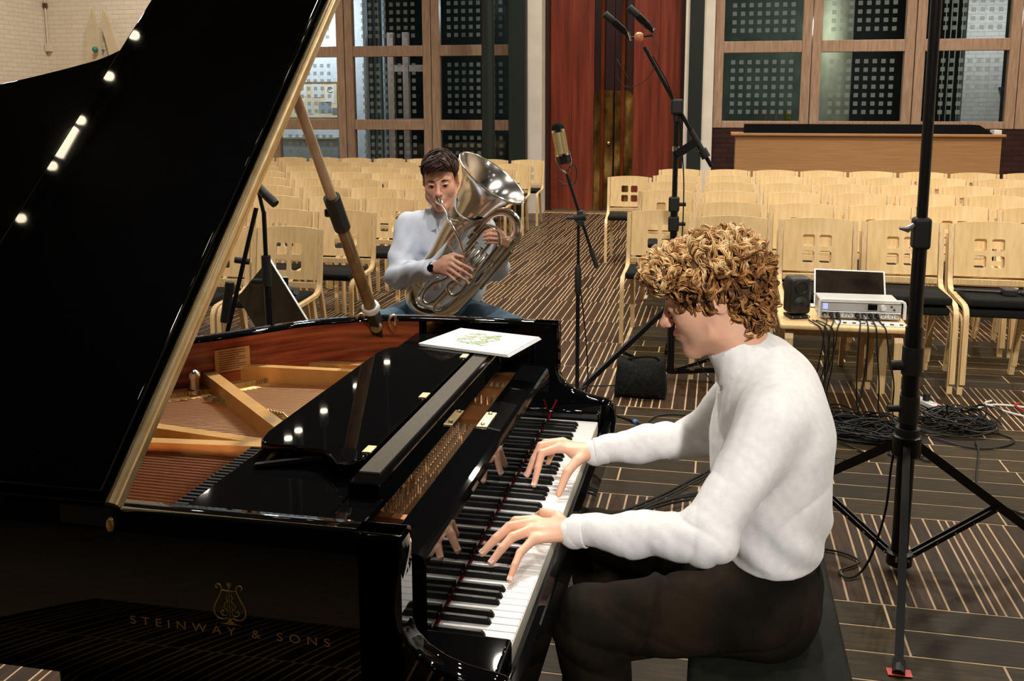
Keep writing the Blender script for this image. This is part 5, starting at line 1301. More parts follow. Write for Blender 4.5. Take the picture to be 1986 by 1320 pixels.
def nails(tips, mids, n, r, parent):
    for t, m_ in zip(tips, mids):
        t = Vector(t); d = (t-Vector(m_)).normalized(); u = Vector(n).normalized(); u = (u-d*u.dot(d)).normalized()
        mb = MB().rbox((-.0045,-.0058,-.0006),(.0055,.0058,.0010),.0008); s = d.cross(u)
        M = Matrix(((d.x,s.x,u.x,0),(d.y,s.y,u.y,0),(d.z,s.z,u.z,0),(0,0,0,1))); M.translation = t+u*(r*.70)-d*.001
        lx(mb, M); obj('fingernail', mb, NAIL, parent)

# ------------------------------------------------------------------ THE PIANIST
# body frame: faces -X, sits on the bench
pi_ = thing('person', 'seated pianist with curly blond hair, white turtleneck sweater and dark trousers, hands on the keys', 'person', (.50,.58,.50))
HC = Vector((.328,.565,1.275)); HF = Vector((-.939,.02,-.367)); HM = headmat(HC, HF, (0,0,1), 1.01)
SH_L, EL_L, WR_L = (.458,.395,1.050), (.338,.285,.840), (.048,.362,.793)
SH_R, EL_R, WR_R = (.450,.775,1.050), (.318,.845,.850), (.040,.775,.812)
hv, hf = head_sdf(open_eye=False); hv = place(hv, HM)
# left hand (nearer the camera): index .. little
KL = [(-.034,.392,.795),(-.036,.369,.798),(-.031,.345,.795),(-.020,.322,.787)]
ML = [(-.074,.380,.795),(-.080,.346,.797),(-.066,.311,.791),(-.042,.279,.774)]
TL_ = [(-.102,.362,.760),(-.126,.290,.7595),(-.098,.256,.758),(-.050,.214,.7465)]
TBL = [(.014,.412,.798),(-.020,.434,.794),(-.045,.456,.771)]
h1 = hand_sdf(WR_L, KL, ML, TL_, TBL, None, (.1,-.1,1), r=.0104, forearm=(.13,.345,.800))
KR = [(-.040,.752,.826),(-.042,.775,.830),(-.038,.797,.826),(-.028,.816,.815)]
MR = [(-.080,.722,.820),(-.088,.752,.828),(-.084,.790,.822),(-.062,.828,.802)]
TR_ = [(-.088,.662,.7595),(-.118,.722,.7590),(-.118,.775,.7590),(-.085,.835,.7460)]
TBR = [(.010,.722,.806),(-.008,.682,.790),(-.022,.642,.7500)]
h2 = hand_sdf(WR_R, KR, MR, TR_, TBR, None, (.1,.0,1), r=.0102, forearm=(.13,.79,.820))
def limbs(h, segs, lo, hi, k=.02):
    g = SDF(lo, hi, h, .08)
    for s in segs: g.cap(*s[:4], k=s[4] if len(s) > 4 else k, flat=s[5] if len(s) > 5 else None)
    return g
g = limbs(.007, [((.47,.58,.62),(.475,.58,.74),.105,.10,0,((1,0,0),.8)),((.475,.58,.74),(.47,.58,.95),.10,.115,.03,((1,0,0),.75)),((.47,.58,.95),(.452,.58,1.06),.105,.075,.03),
   ((.455,.58,1.05),(.395,.568,1.17),.06,.052),(SH_L,EL_L,.042,.036),(EL_L,(.12,.347,.803),.036,.025),(SH_R,EL_R,.042,.036),(EL_R,(.12,.788,.819),.036,.025),
   ((.455,.44,1.06),(.455,.72,1.06),.05,.05),((.47,.49,.60),(.09,.41,.55),.07,.05),((.47,.67,.60),(.08,.74,.57),.07,.05),((.09,.41,.55),(.13,.41,.10),.046,.035),((.08,.74,.57),(.10,.74,.10),.046,.035)],
   (-.02,.18,.03),(.66,.96,1.2))
bodym = remesh('body', [(hv,hf), h1, h2, g.mesh()], .0026, SKIN1)
link('body', bodym, None, pi_)
nails(TL_[1:], ML[1:], (.2,-.1,1), .0085, pi_); nails(TR_[:2], MR[:2], (0,-.2,1), .0085, pi_)
# sweater
def sweater():
    g = SDF((.02,.16,.60),(.68,.98,1.22), .0052, .08)
    ax = (1,0,0)
    g.cap((.475,.58,.690),(.482,.58,.80),.168,.182,k=0,flat=(ax,.63)); g.cap((.482,.58,.80),(.472,.58,.95),.182,.190,k=.05,flat=(ax,.65))
    g.cap((.464,.58,.97),(.455,.58,1.04),.180,.135,k=.06,flat=(ax,.68))
    g.cap((.462,.44,1.045),(.462,.72,1.045),.066,.066,k=.06)
    g.cap((.455,.58,1.06),(.428,.575,1.115),.080,.064,k=.05)
    g.ell((.515,.50,.96),(.070,.11,.15),k=.06); g.ell((.515,.66,.96),(.070,.11,.15),k=.06)
    for S, E_, W_, yo in ((SH_L,EL_L,WR_L,-1),(SH_R,EL_R,WR_R,1)):
        S, E_, W_ = map(np.array,(S,E_,W_)); Wc = W_+(E_-W_)*.045
        g.cap(S, E_, .068, .051, k=.035); g.cap(E_, E_+(Wc-E_)*.55, .050, .043, k=.025); g.cap(E_+(Wc-E_)*.5, Wc, .043, .0345, k=.02)
        g.ell(E_+np.array((.012,0,-.002)),(.044,.044,.044),k=.02)
    # hollow cuff ends and waist hem stay closed; collar
    g.cap((.432,.572,1.095),(.376,.566,1.185),.068,.063,k=.018); ca_ = np.array((-.536,0,.844)); pq = g._p(tuple(slice(0,q_) for q_ in g.n)); g.F = np.maximum(g.F, (pq[0]-.384)*ca_[0]+(pq[2]-1.176)*ca_[2]+0*pq[1]); pz = g._p(tuple(slice(0,q_) for q_ in g.n)); g.F = np.maximum(g.F, (.700+.10*np.clip(.44-pz[0],0,1)-pz[2])*.9)
    V, f = g.mesh(); V = smooth_np(V, f, 2, .5); N_ = vnormals(V, f)
    # cloth folds
    def folds(A, B, amp, freq, ang, lo, hi, tw=0.):
        A, B = np.array(A), np.array(B); d = B-A; L = np.linalg.norm(d); d = d/L; rel = V-A; t = (rel@d)/L; r = rel-np.outer(rel@d, d); rn = np.linalg.norm(r,axis=1)
        e1 = np.cross(d,(0,0,1)); e1 /= np.linalg.norm(e1); e2 = np.cross(d,e1); a = np.arctan2(r@e2, r@e1)
        w = np.clip((t-lo)/.12,0,1)*np.clip((hi-t)/.12,0,1)*np.clip((.085-rn)/.02,0,1)
        ph = t*freq*2*PI+a+ang+.9*np.sin(t*11+ang)+.7*np.sin(a*2+ang+5*t)
        sharp = np.abs(np.sin(ph*.5))**.55-.72
        return w*amp*sharp*(.6+.4*np.sin(a+ang))*(.6+.4*np.sin(t*7+ang*3))
    dsp = folds(EL_L, WR_L, .012, 4.2, .6, -.12, 1.0)+folds(EL_R, WR_R, .012, 4.0, 2.2, -.12, 1.0)+folds(SH_L, EL_L, .011, 3.0, 2.0, .35, 1.12)+folds(SH_R, EL_R, .011, 3.0, .5, .35, 1.12)
    x, y, z = V.T
    dsp += .0042*np.sin(62*(x*.8+z*.35)+5*np.sin(9*z)+14*y)*np.clip((.90-z)/.12,0,1)*np.clip((z-.70)/.03,0,1)
    dsp += .007*(np.abs(np.sin(9*(z*.5-x*1.1)+4*y+.5*np.sin(14*z)))**.5-.7)*np.clip((z-.72)/.05,0,1)*np.clip((1.0-z)/.1,0,1)*np.clip((x-.40)/.06,0,1)
    dsp += .0030*np.sin(38*(z*.9-x*.55)+8*y)*np.clip((z-.80)/.08,0,1)*np.clip((1.03-z)/.08,0,1)
    dsp -= .012*np.exp(-((z-.672)/.014)**2)*0
    dsp += .0011*np.sin(160*x+90*z)*np.sin(130*y+70*z)*.4
    # collar fold line
    cd_ = np.array((-.056,-.006,.090)); cd_ /= np.linalg.norm(cd_); rel = V-np.array((.432,.572,1.095)); cz = rel@cd_
    rad = np.linalg.norm(rel-np.outer(cz, cd_),axis=1)
    dsp -= np.where(rad<.088, .0060*np.exp(-((cz-.020)/.006)**2), 0); dsp += np.where((rad<.08)&(cz>.028), .0025, 0)
    V = V+N_*dsp[:,None]
    return V, f
V, f = sweater()
KNIT = ramp_mat('white_knit', [rgb(232,230,226),rgb(242,240,237)], nscale=60, rough=.92, spec=.15, bump=.35, bscale=420, bdist=.0012)
KNIT.node_tree.nodes['Principled BSDF'].inputs['Sheen Weight'].default_value = .25
link('sweater', npmesh('sweater', V, f), KNIT, pi_)
for W_, E_ in ((WR_L,EL_L),(WR_R,EL_R)):
    W_, E_ = Vector(W_), Vector(E_); d = (W_-E_).normalized(); c = W_-d*.010
    obj('cuff', MB().lathe([(.0315,-.034),(.0348,-.031),(.0352,-.012),(.0345,.001),(.0315,.003),(.027,-.002)], c, d, 28), KNIT, pi_, smooth=True)
# trousers
g = SDF((-.06,.30,.02),(.70,.90,.74), .0065, .08)
g.cap((.482,.58,.60),(.474,.58,.690),.172,.158,k=0,flat=((1,0,0),.68)); g.ell((.474,.58,.590),(.108,.176,.085),k=.05)
for hip, kn, an in (((.47,.475,.600),(.085,.405,.558),(.135,.405,.06)),((.47,.685,.600),(.065,.745,.585),(.10,.745,.06))):
    g.cap(hip, kn, .098, .078, k=.05); g.cap(kn, an, .074, .062, k=.03)
pz = g._p(tuple(slice(0,q_) for q_ in g.n)); g.F = np.maximum(g.F, pz[2]-.706-.10*np.clip(.44-pz[0],0,1))
V, f = g.mesh(); V = smooth_np(V, f, 2, .5); N_ = vnormals(V, f); x, y, z = V.T
dsp = .006*np.sin(34*x+16*z+6*np.sin(11*y))*np.clip((x-.05)/.1,0,1)*np.clip((.56-x)/.15,0,1)*(.5+.5*np.sin(20*y+5*z))
dsp += .006*np.exp(-((x-.215-(z-.60)*.25)/.010)**2)*np.clip((z-.5)/.05,0,1)-.007*np.exp(-((x-.235-(z-.60)*.25)/.010)**2)*np.clip((z-.5)/.05,0,1)
rg1 = lambda p_: np.abs(np.sin(p_))**.5-.7
dsp += .009*rg1(16*(z*1.2-x*.55)+4*np.sin(9*y)+1)*np.clip((x-.24)/.1,0,1)*np.clip((.70-z)/.05,0,1)
dsp += .007*rg1(20*(x*.9+z*.6)+3*np.sin(12*z))*np.clip((.32-x)/.1,0,1)*np.clip((z-.30)/.1,0,1)
V = V+N_*dsp[:,None]
TROUS = ramp_mat('dark_brown_corduroy', [(.0030,.0022,.0012,1),(.009,.006,.0025,1),(.022,.014,.0055,1)], nscale=7, detail=6, rough=.9, spec=.15, bump=.3, bscale=160, bdist=.002)
link('trousers', npmesh('trousers', V, f), TROUS, pi_)
bl = MB()
rings = []
for z, gx in ((.672,0),(.675,.004),(.702,.004),(.705,0)): rings.append((z,gx))
n = 40; vs=[]; fs=[]
for z, gx in rings:
    for j in range(n):
        a = 2*PI*j/n; vs.append((.4745+(.110+gx)*math.cos(a), .58+(.161+gx)*math.sin(a), z-.008*math.cos(a)))
for l in range(3):
    for j in range(n): fs.append((l*n+j,l*n+(j+1)%n,(l+1)*n+(j+1)%n,(l+1)*n+j))
obj('belt', bl.add(vs,fs), LACQ2, pi_, smooth=True, angle=40)
for a in (-1.2,-.4,-2.0,.5): 
    p = Vector((.4745+.114*math.cos(a), .58+.165*math.sin(a), .688-.008*math.cos(a))); obj('belt_loop', MB().rbox(p-Vector((.005,.005,.026)),p+Vector((.005,.005,.026)),.003), TROUS, pi_)
for (x_, y_) in ((.11,.405),(.08,.745)):
    g = SDF((x_-.27,y_-.07,-.01),(x_+.09,y_+.07,.14), .006, .05)
    g.cap((x_+.03,y_,.04),(x_-.06,y_,.04),.040,.042,k=0); g.cap((x_-.06,y_,.032),(x_-.18,y_,.026),.042,.030,k=.02); g.cap((x_+.02,y_,.05),(x_+.02,y_,.11),.042,.045,k=.02)
    sl_ = g._sl((x_-.3,y_-.1,-.05),(x_+.1,y_+.1,.005)); g.F[sl_] = np.maximum(g.F[sl_], .004-g._p(sl_)[2])
    V, f = g.mesh(); link('shoe', npmesh('shoe', V, f), LACQ2, pi_)
# hair: soft inner mass plus separate curled locks
HAIRIN = ramp_mat('hair_inner', [rgb(70,42,21),rgb(116,74,38)], nscale=90, rough=.8, bump=.6, bscale=140)
g = SDF((-.16,-.12,-.14),(.16,.12,.17), .0045, .05)
FACE = [((.106,0,-.032),(.078,.125,.086)),((.045,0,-.10),(.075,.13,.062)),((.008,.088,-.030),(.032,.038,.036)),((.008,-.088,-.030),(.032,.038,.036))]
g.ell((-.020,0,.046),(.112,.090,.082),k=0); g.ell((.072,0,.088),(.046,.070,.032),k=.03); g.ell((-.080,0,.015),(.046,.078,.085),k=.03); g.ell((-.066,0,-.060),(.036,.056,.042),k=.03)
for c_, r_ in FACE: g.ell(c_, r_, k=.010, op='sub')
V, f = g.mesh(); HVn = vnormals(V, f); HV = V.copy()
V = V+HVn*(.005*np.sin(90*V[:,0]+60*V[:,2])*np.sin(80*V[:,1]+50*V[:,2]))[:,None]
hair_o = link('hair', npmesh('hair', place(V, HM), f), HAIRIN, pi_)
rh = np.random.default_rng(21)
def curlmat(nm, cols, pos):
    m = ramp_mat(nm, cols, nscale=38, detail=2, rough=.38, positions=pos, spec=.4)
    nt = m.node_tree; b_ = nt.nodes['Principled BSDF']; src = b_.inputs['Base Color'].links[0].from_socket
    ge = N(m,'ShaderNodeNewGeometry'); mr = N(m,'ShaderNodeMapRange'); mr.inputs[3].default_value = .55; mr.inputs[4].default_value = 1.35; LK(m, ge.outputs['Random Per Island'], mr.inputs[0])
    hs = N(m,'ShaderNodeHueSaturation'); LK(m, mr.outputs[0], hs.inputs['Value']); LK(m, src, hs.inputs['Color']); LK(m, hs.outputs[0], b_.inputs['Base Color'])
    return m
CURLM = curlmat('curl_blond', [rgb(186,134,76),rgb(224,180,120),rgb(246,216,166)], [.32,.5,.68])
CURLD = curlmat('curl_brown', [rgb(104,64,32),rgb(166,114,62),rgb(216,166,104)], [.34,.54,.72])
def locks(count, zsel, m, nm, strands=7):
    """each lock is a bundle of fine strands that follow one loose helix"""
    vs = []; fs = []; L3 = np.array(HM)[:3,:3]; T3 = np.array(HM)[:3,3]; tries = 0; made = 0
    while made < count and tries < count*40:
        tries += 1; i = rh.integers(len(HV)); p = HV[i]; n_ = HVn[i]
        if not zsel(p) or n_[2] < -.85: continue
        if any((((p-np.array(c_))/(np.array(r_)*1.04))**2).sum() < 1 for c_, r_ in FACE): continue
        made += 1
        flow = np.array((p[0]*.6+.05, p[1]*1.2, -.75)) if p[0] > -.02 else np.array((-.35, p[1]*2, -.75))
        t = flow/np.linalg.norm(flow)+rh.normal(size=3)*.55; t -= n_*(t@n_); t /= np.linalg.norm(t)+1e-9; b_ = np.cross(n_, t)
        R_ = rh.uniform(.005,.0105); turns = rh.uniform(.7,1.5)*rh.choice((-1,1)); Lc = rh.uniform(.022,.046); k = int(9*abs(turns))+5; ph = rh.uniform(0,6.28); bend = rh.uniform(.1,1.0)
        so = rh.normal(size=(strands,2))*.0024
        for q in range(strands):
            S = np.linspace(0,1,k); A = ph+turns*2*PI*S+so[q,0]*60; rr = R_*(.45+.55*np.sin(PI*np.minimum(1,S*1.05+.05)))+so[q,1]
            c = p+np.outer(Lc*(S-.35)+so[q,0], t)+np.outer(-.004+.020*np.sin(PI*S*.9)*bend+.005*S, n_)
            P_ = c+np.outer(rr*np.cos(A), n_)+np.outer(rr*np.sin(A), b_)
            P_ = P_@L3.T+T3
            T_ = np.gradient(P_, axis=0); T_ /= np.linalg.norm(T_,axis=1)[:,None]+1e-9
            U = np.cross(T_, L3@n_+.01); U /= np.linalg.norm(U,axis=1)[:,None]+1e-9; Wv = np.cross(T_, U)
            rad = (.00165*np.sin(PI*np.clip(S*.92+.08,0,1))**.5+.0002)[:,None]
            n0 = len(vs)*1; ring = [P_+U*rad, P_-.5*U*rad+.866*Wv*rad, P_-.5*U*rad-.866*Wv*rad]
            base = sum(len(x) for x in vs); vs.append(np.stack(ring,1).reshape(-1,3))
            j = np.arange(k-1)[:,None]*3+base; 
            for e in range(3): fs.append(np.concatenate([j+e, j+(e+1)%3, j+3+(e+1)%3, j+3+e],1))
    return link(nm, npmesh(nm, np.concatenate(vs), np.concatenate(fs)), m, hair_o, loc=(0,0,0), kind='stuff')
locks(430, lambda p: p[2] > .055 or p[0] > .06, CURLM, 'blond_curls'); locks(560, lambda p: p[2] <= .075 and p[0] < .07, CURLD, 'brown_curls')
# brow and lashes
def hp3(a): v = HM @ Vector(a); return v
for s in (1,-1):
    obj('eyebrow', MB().tube([hp3((.086,s*.014,.024)),hp3((.086,s*.028,.029)),hp3((.076,s*.045,.026))],[.0035,.004,.0015],6), BROW1, pi_, smooth=True)
    obj('eyelash', MB().tube([hp3((.0925,s*.019,.0005)),hp3((.0945,s*.030,-.0025)),hp3((.0875,s*.043,-.001))],[.0010,.0014,.0007],5), BROW2, pi_, smooth=True)
obj('lips', MB().tube([hp3((.0905,-.019,-.059)),hp3((.1015,-.008,-.0555)),hp3((.1025,0,-.0565)),hp3((.1015,.008,-.0555)),hp3((.0905,.019,-.059))],[.0012,.0032,.0034,.0032,.0012],6).tube([hp3((.0895,-.017,-.061)),hp3((.0995,0,-.066)),hp3((.0895,.017,-.061))],[.0014,.0042,.0014],6), LIPS, pi_, smooth=True)
# bench
bn = thing('piano_bench', 'black leather piano bench under the seated pianist', 'bench', (.478,.62,0))
obj('cushion', MB().rbox((.305,.10,.44),(.652,1.06,.50),.022,4), ramp_mat('black_green_leather',[(.008,.009,.006,1),(.014,.015,.010,1)],nscale=30,rough=.75,spec=.2,bump=.1), bn, smooth=True, angle=60)
obj('frame', MB().rbox((.315,.11,.36),(.642,1.05,.44),.006), LACQ2, bn)
for x in (.335,.622):
    for y in (.135,1.025): obj('leg', MB().obox((x,y,.37),(x,y,0),.04,.04), LACQ2, bn)

# ================================================================== TUBA
tu = thing('tuba', 'silver tuba with wide bell held by the seated man behind the piano', 'tuba', (-.90,2.46,.74))
BA = Vector((.62,-.11,.782)).normalized(); BC = Vector((-.603,2.36,1.389))
bprof = [(.160,-.004),(.1665,.001),(.169,-.001),(.1685,-.005),(.160,-.010),(.146,-.022),(.130,-.040),(.113,-.062),(.098,-.092),(.087,-.125),(.0805,-.155)]
obj('bell', MB().lathe([(.058,-.20),(.066,-.165),(.078,-.125),(.089,-.092),(.104,-.062),(.122,-.038),(.140,-.020),(.155,-.008)]+bprof, BC, BA, 48), SILVER, tu, smooth=True, angle=60)
obj('bell_rim', MB().tube([BC+BA*-.002+(BA.orthogonal().normalized()*math.cos(2*PI*i/48)+BA.cross(BA.orthogonal().normalized())*math.sin(2*PI*i/48))*.1675 for i in range(48)], .0038, 8, closed=True), SILVER, tu, smooth=True)
BODY = [BC-BA*.15,(-.713,2.412,1.242),(-.752,2.42,1.205),(-.808,2.44,1.133),(-.869,2.46,1.037),(-.927,2.47,.968),(-.985,2.48,.897),(-1.010,2.48,.849),(-1.000,2.48,.803),(-.958,2.47,.772),(-.901,2.46,.765),(-.836,2.45,.783),(-.772,2.44,.829),(-.702,2.43,.904),(-.626,2.42,.993),(-.559,2.41,1.068),(-.515,2.41,1.126),(-.504,2.41,1.177),(-.523,2.41,1.217),(-.561,2.41,1.238),(-.61,2.41,1.231),(-.649,2.41,1.199),(-.685,2.40,1.154),(-.716,2.39,1.117)]
BR = [.0815,.072,.066,.057,.050,.045,.041,.0385,.0365,.035,.0335,.032,.030,.0275,.0255,.0235,.0215,.0205,.0195,.0185,.0175,.0165,.0155,.015]
sp_ = spline([(*p,r) for p,r in zip(BODY,BR)], 5)
obj('main_tube', MB().tube([p[:3] for p in sp_],[p[3] for p in sp_], 20), SILVER, tu, smooth=True, angle=60)
def band(i, w=.012):
    p = Vector(sp_[i][:3]); q = Vector(sp_[i+1][:3]); d = (q-p).normalized(); r = sp_[i][3]
    return MB().lathe([(r-.002,-w/2),(r+.0025,-w/2),(r+.0025,w/2),(r-.002,w/2)], p, d, 20)
for i in (30,52,66,86,104): obj('ferrule', band(i), NICKEL, tu, smooth=True, angle=30)
obj('bottom_guard', MB().tube([Vector(p[:3])+Vector((0,-.0,-p[3]-.001)) for p in sp_[42:58]], .006, 8), NICKEL, tu, smooth=True)
def tub(nm, pts, r, m=NICKEL, n=6): return obj(nm, MB().tube(spline(pts,n), r, 10), m, tu, smooth=True)
HC2 = Vector((-.902,2.585,1.352)); HM_T = headmat(HC2, (.17,-.955,-.22), (-.06,0,1), 1.0)
mp0 = HM_T @ Vector((.1035,0,-.0585)); mpd = (Vector((-.815,2.40,1.222))-mp0).normalized()
tub('leadpipe', [mp0+mpd*.055,(-.815,2.40,1.222),(-.797,2.36,1.20),(-.773,2.33,1.18),(-.748,2.32,1.138),(-.732,2.32,1.095),(-.726,2.33,1.056)], .0075)
mp0 = HM_T @ Vector((.1035,0,-.0585))
obj('mouthpiece', MB().lathe([(.010,.0),(.0185,-.002),(.0195,.003),(.017,.012),(.012,.026),(.0075,.040),(.0065,.062),(.006,.062)], mp0, (Vector((-.815,2.40,1.222))-mp0), 20), SILVER, tu, smooth=True, angle=50)
tub('tuning_slide', [(-.729,2.34,1.003),(-.808,2.34,.949),(-.867,2.34,.922),(-.908,2.34,.881),(-.918,2.34,.848),(-.895,2.34,.833),(-.862,2.34,.844),(-.822,2.34,.885),(-.743,2.34,.971)], .0085)
tub('valve_slide', [(-.691,2.32,1.008),(-.75,2.32,.955),(-.793,2.32,.922),(-.796,2.32,.896),(-.771,2.32,.878),(-.738,2.32,.892),(-.699,2.32,.944),(-.627,2.32,1.029),(-.57,2.32,1.1)], .0085)
tub('valve_slide', [(-.726,2.33,1.062),(-.674,2.33,1.126),(-.629,2.33,1.171),(-.597,2.33,1.175),(-.572,2.33,1.154),(-.566,2.33,1.111),(-.585,2.33,1.073),(-.649,2.33,.995),(-.688,2.33,.943)], .0085)
tub('valve_slide', [(-.718,2.36,1.097),(-.692,2.36,1.123),(-.646,2.36,1.175),(-.627,2.36,1.181),(-.595,2.36,1.166),(-.60,2.36,1.13),(-.66,2.36,1.05)], .0075)
tub('valve_slide', [(-.72,2.38,.98),(-.80,2.38,.89),(-.86,2.38,.83),(-.88,2.38,.80),(-.85,2.38,.79),(-.80,2.38,.82),(-.70,2.38,.93)], .0085)
for dx in (0,.018,.036): obj('straight_tube', MB().tube([(-.70+dx,2.37,.93-dx*.8),(-.56+dx,2.37,1.10-dx*.8)], .0085, 10), NICKEL, tu, smooth=True)
va = Vector((.05,.02,.062)).normalized()
for i in range(4):
    c = Vector((-.735+.0235*i,2.345,1.035-.026*i)); v = obj('valve', MB().lathe([(.0,-.03),(.014,-.03),(.0165,-.025),(.0165,.075),(.014,.08),(.006,.082)], c, va, 16), SILVER, tu, smooth=True, angle=40)
    obj('valve_cap', MB().lathe([(.004,.08),(.004,.092),(.012,.093),(.0125,.097),(.004,.099),(0,.099)], c, va*-1 if False else va, 14), NICKEL, v, smooth=True, angle=40)
    obj('finger_button', MB().lathe([(.003,.03),(.003,.045),(.0105,.046),(.0105,.050),(0,.051)], c+Vector((0,-.0,0)), (-.3,-.75,.25), 14), NICKEL, v, smooth=True, angle=40)
for p, q in (((-.82,2.40,1.10),(-.76,2.34,1.05)),((-.70,2.38,1.15),(-.66,2.34,1.14)),((-.88,2.44,.93),(-.85,2.34,.92)),((-.60,2.42,1.02),(-.60,2.34,1.05)),((-.52,2.40,1.13),(-.57,2.34,1.13)),((-.75,2.43,.85),(-.77,2.33,.88))):
    obj('brace', MB().tube([p,q],.0035,8).sphere(p,.007,8,6).sphere(q,.007,8,6), NICKEL, tu, smooth=True)
obj('grip_cylinder', MB().cyl((-.513,2.375,1.118),(-.528,2.372,1.100),.014,n=16).cyl((-.505,2.38,1.13),(-.54,2.37,1.085),.008,n=12), SILVER, tu, smooth=True)

# ================================================================== THE TUBA PLAYER
tm = thing('person', 'seated dark haired man in a pale blue shirt and jeans blowing a silver tuba', 'person', (-.93,2.72,.58))
HC2 = Vector((-.902,2.585,1.352)); HM_T = headmat(HC2, (.17,-.955,-.22), (-.06,0,1), 1.0)
tv, tf = head_sdf(open_eye=True); tv = place(tv, HM_T)
rs_ = .0078
kn = [(-.760,2.268,1.047),(-.761,2.26,1.026),(-.768,2.26,1.004),(-.780,2.268,.984)]
mi = [(-.715,2.245,1.031),(-.712,2.24,1.005),(-.722,2.243,.980),(-.747,2.25,.962)]
ti = [(-.678,2.282,1.003),(-.680,2.282,.972),(-.693,2.280,.947),(-.728,2.282,.931)]
th = [(-.800,2.292,1.045),(-.760,2.287,1.064),(-.722,2.300,1.052)]
hr = hand_sdf((-.838,2.30,1.003), kn, mi, ti, th, None, (-.1,-1,.35), r=rs_, forearm=(-.93,2.37,.972))
kl = [(-.578,2.352,1.160),(-.575,2.343,1.144),(-.576,2.343,1.127),(-.579,2.350,1.110)]
ml = [(-.597,2.308,1.170),(-.598,2.300,1.153),(-.600,2.300,1.136),(-.601,2.308,1.118)]
tl2 = [(-.628,2.320,1.158),(-.632,2.314,1.143),(-.632,2.314,1.127),(-.628,2.320,1.110)]
thl = [(-.577,2.405,1.142),(-.594,2.398,1.165),(-.622,2.383,1.180)]
hl = hand_sdf((-.566,2.425,1.100), kl, ml, tl2, thl, None, (.2,-1,.2), r=rs_, forearm=(-.60,2.50,1.035))
SR, ER, WR2 = (-1.080,2.66,1.130), (-1.085,2.50,.925), (-.838,2.30,1.003)
SL, EL2, WL2 = (-.738,2.67,1.130), (-.650,2.60,.955), (-.566,2.425,1.100)
g = limbs(.008, [((-.92,2.74,.72),(-.912,2.70,.86),.11,.105,0),((-.912,2.70,.86),(-.91,2.68,1.06),.105,.12,.03),((-.91,2.68,1.06),(-.91,2.67,1.14),.11,.07),((-.91,2.67,1.12),(-.907,2.64,1.20),.056,.055),
   (SR,ER,.042,.036),(ER,(-.92,2.362,.975),.036,.026),(SL,EL2,.042,.036),(EL2,(-.597,2.50,1.042),.036,.026),((-1.06,2.665,1.14),(-.76,2.665,1.14),.05,.05),
   ((-.99,2.72,.69),(-1.20,2.42,.665),.07,.05),((-.86,2.72,.69),(-.53,2.42,.685),.07,.05),((-1.20,2.42,.665),(-1.22,2.55,.08),.046,.034),((-.53,2.42,.685),(-.52,2.55,.08),.046,.034)],
   (-1.32,2.2,.02),(-.40,2.9,1.28))
link('body', remesh('body', [(tv,tf), hr, hl, g.mesh()], .0028, SKIN2), None, tm)
nails(ti, mi, (0,-1,.3), rs_, tm)
# shirt
def shirt():
    g = SDF((-1.24,2.24,.62),(-.48,2.92,1.24), .006, .08); ay = (0,1,0)
    g.cap((-.918,2.73,.72),(-.912,2.71,.86),.165,.165,k=0,flat=(ay,.70)); g.cap((-.912,2.71,.86),(-.910,2.68,1.04),.165,.185,k=.05,flat=(ay,.68))
    g.cap((-1.045,2.665,1.122),(-.775,2.665,1.122),.062,.062,k=.06); g.cap((-.91,2.672,1.12),(-.908,2.655,1.178),.085,.070,k=.04)
    for S, E_, W_ in ((SR,ER,WR2),(SL,EL2,WL2)):
        S, E_, W_ = map(np.array,(S,E_,W_)); Wc = W_+(E_-W_)*.13
        g.cap(S,E_,.068,.058,k=.03); g.cap(E_,Wc,.056,.041,k=.02)
    V, f = g.mesh(); V = smooth_np(V, f, 2, .5); N_ = vnormals(V, f); x,y,z = V.T
    d = .0045*np.sin(60*(z*.8+x*.5)+6*np.sin(13*y))*np.clip((1.12-z)/.1,0,1)+.003*np.sin(95*(x-.6*z)+9*y)
    return V+N_*d[:,None], f
V, f = shirt()
SHIRT = ramp_mat('pale_blue_shirt', [rgb(206,213,228),rgb(224,229,240)], nscale=12, rough=.85, spec=.2, bump=.15, bscale=300, bdist=.001)
link('shirt', npmesh('shirt', V, f), SHIRT, tm)
for s in (-1,1):
    obj('collar', MB().prism([(s*.006,1.138),(s*.052,1.118),(s*.088,1.168),(s*.074,1.222),(s*.050,1.222),(s*.010,1.176)], 0, .004, lambda a,b,c:(-.908+a, 2.545+.55*abs(a)+.22*max(0,b-1.14)-c, b)), SHIRT, tm)
obj('placket', MB().tube(spline([(-.905,2.590,1.155),(-.906,2.560,1.08),(-.908,2.556,.98),(-.912,2.572,.86)],6),[.010]*19,6), SHIRT, tm, smooth=True)
for z_, y_ in ((1.13,2.572),(1.06,2.549),(.98,2.545)): obj('shirt_button', MB().cyl((-.905,y_+.004,z_),(-.905,y_-.003,z_),.0055,n=12), WHITEPL, tm)
d_ = (Vector(WR2)-Vector(ER)).normalized()
obj('cuff', MB().lathe([(.038,-.03),(.0415,-.028),(.042,.020),(.038,.024),(.03,.02)], Vector(WR2)-d_*.062, d_, 24), SHIRT, tm, smooth=True)
wt = thing('wristwatch', 'black wristwatch on the arm of the tuba player', 'watch', tuple(Vector(WR2)-d_*.03))
obj('strap', MB().lathe([(.027,-.010),(.0295,-.009),(.0295,.009),(.027,.010)], Vector(WR2)-d_*.030, d_, 24), BLKRUB, wt, smooth=True, angle=40)
wc_ = Vector(WR2)-d_*.030+Vector((.0,-.0285,.004)); obj('case', MB().cyl(wc_+Vector((0,.004,0)), wc_+Vector((0,-.007,.001)), .017, n=24), BLKMET, wt)
obj('dial', MB().cyl(wc_+Vector((0,-.007,.001)), wc_+Vector((0,-.0078,.001)), .0145, n=24), SCREENBLK, wt)
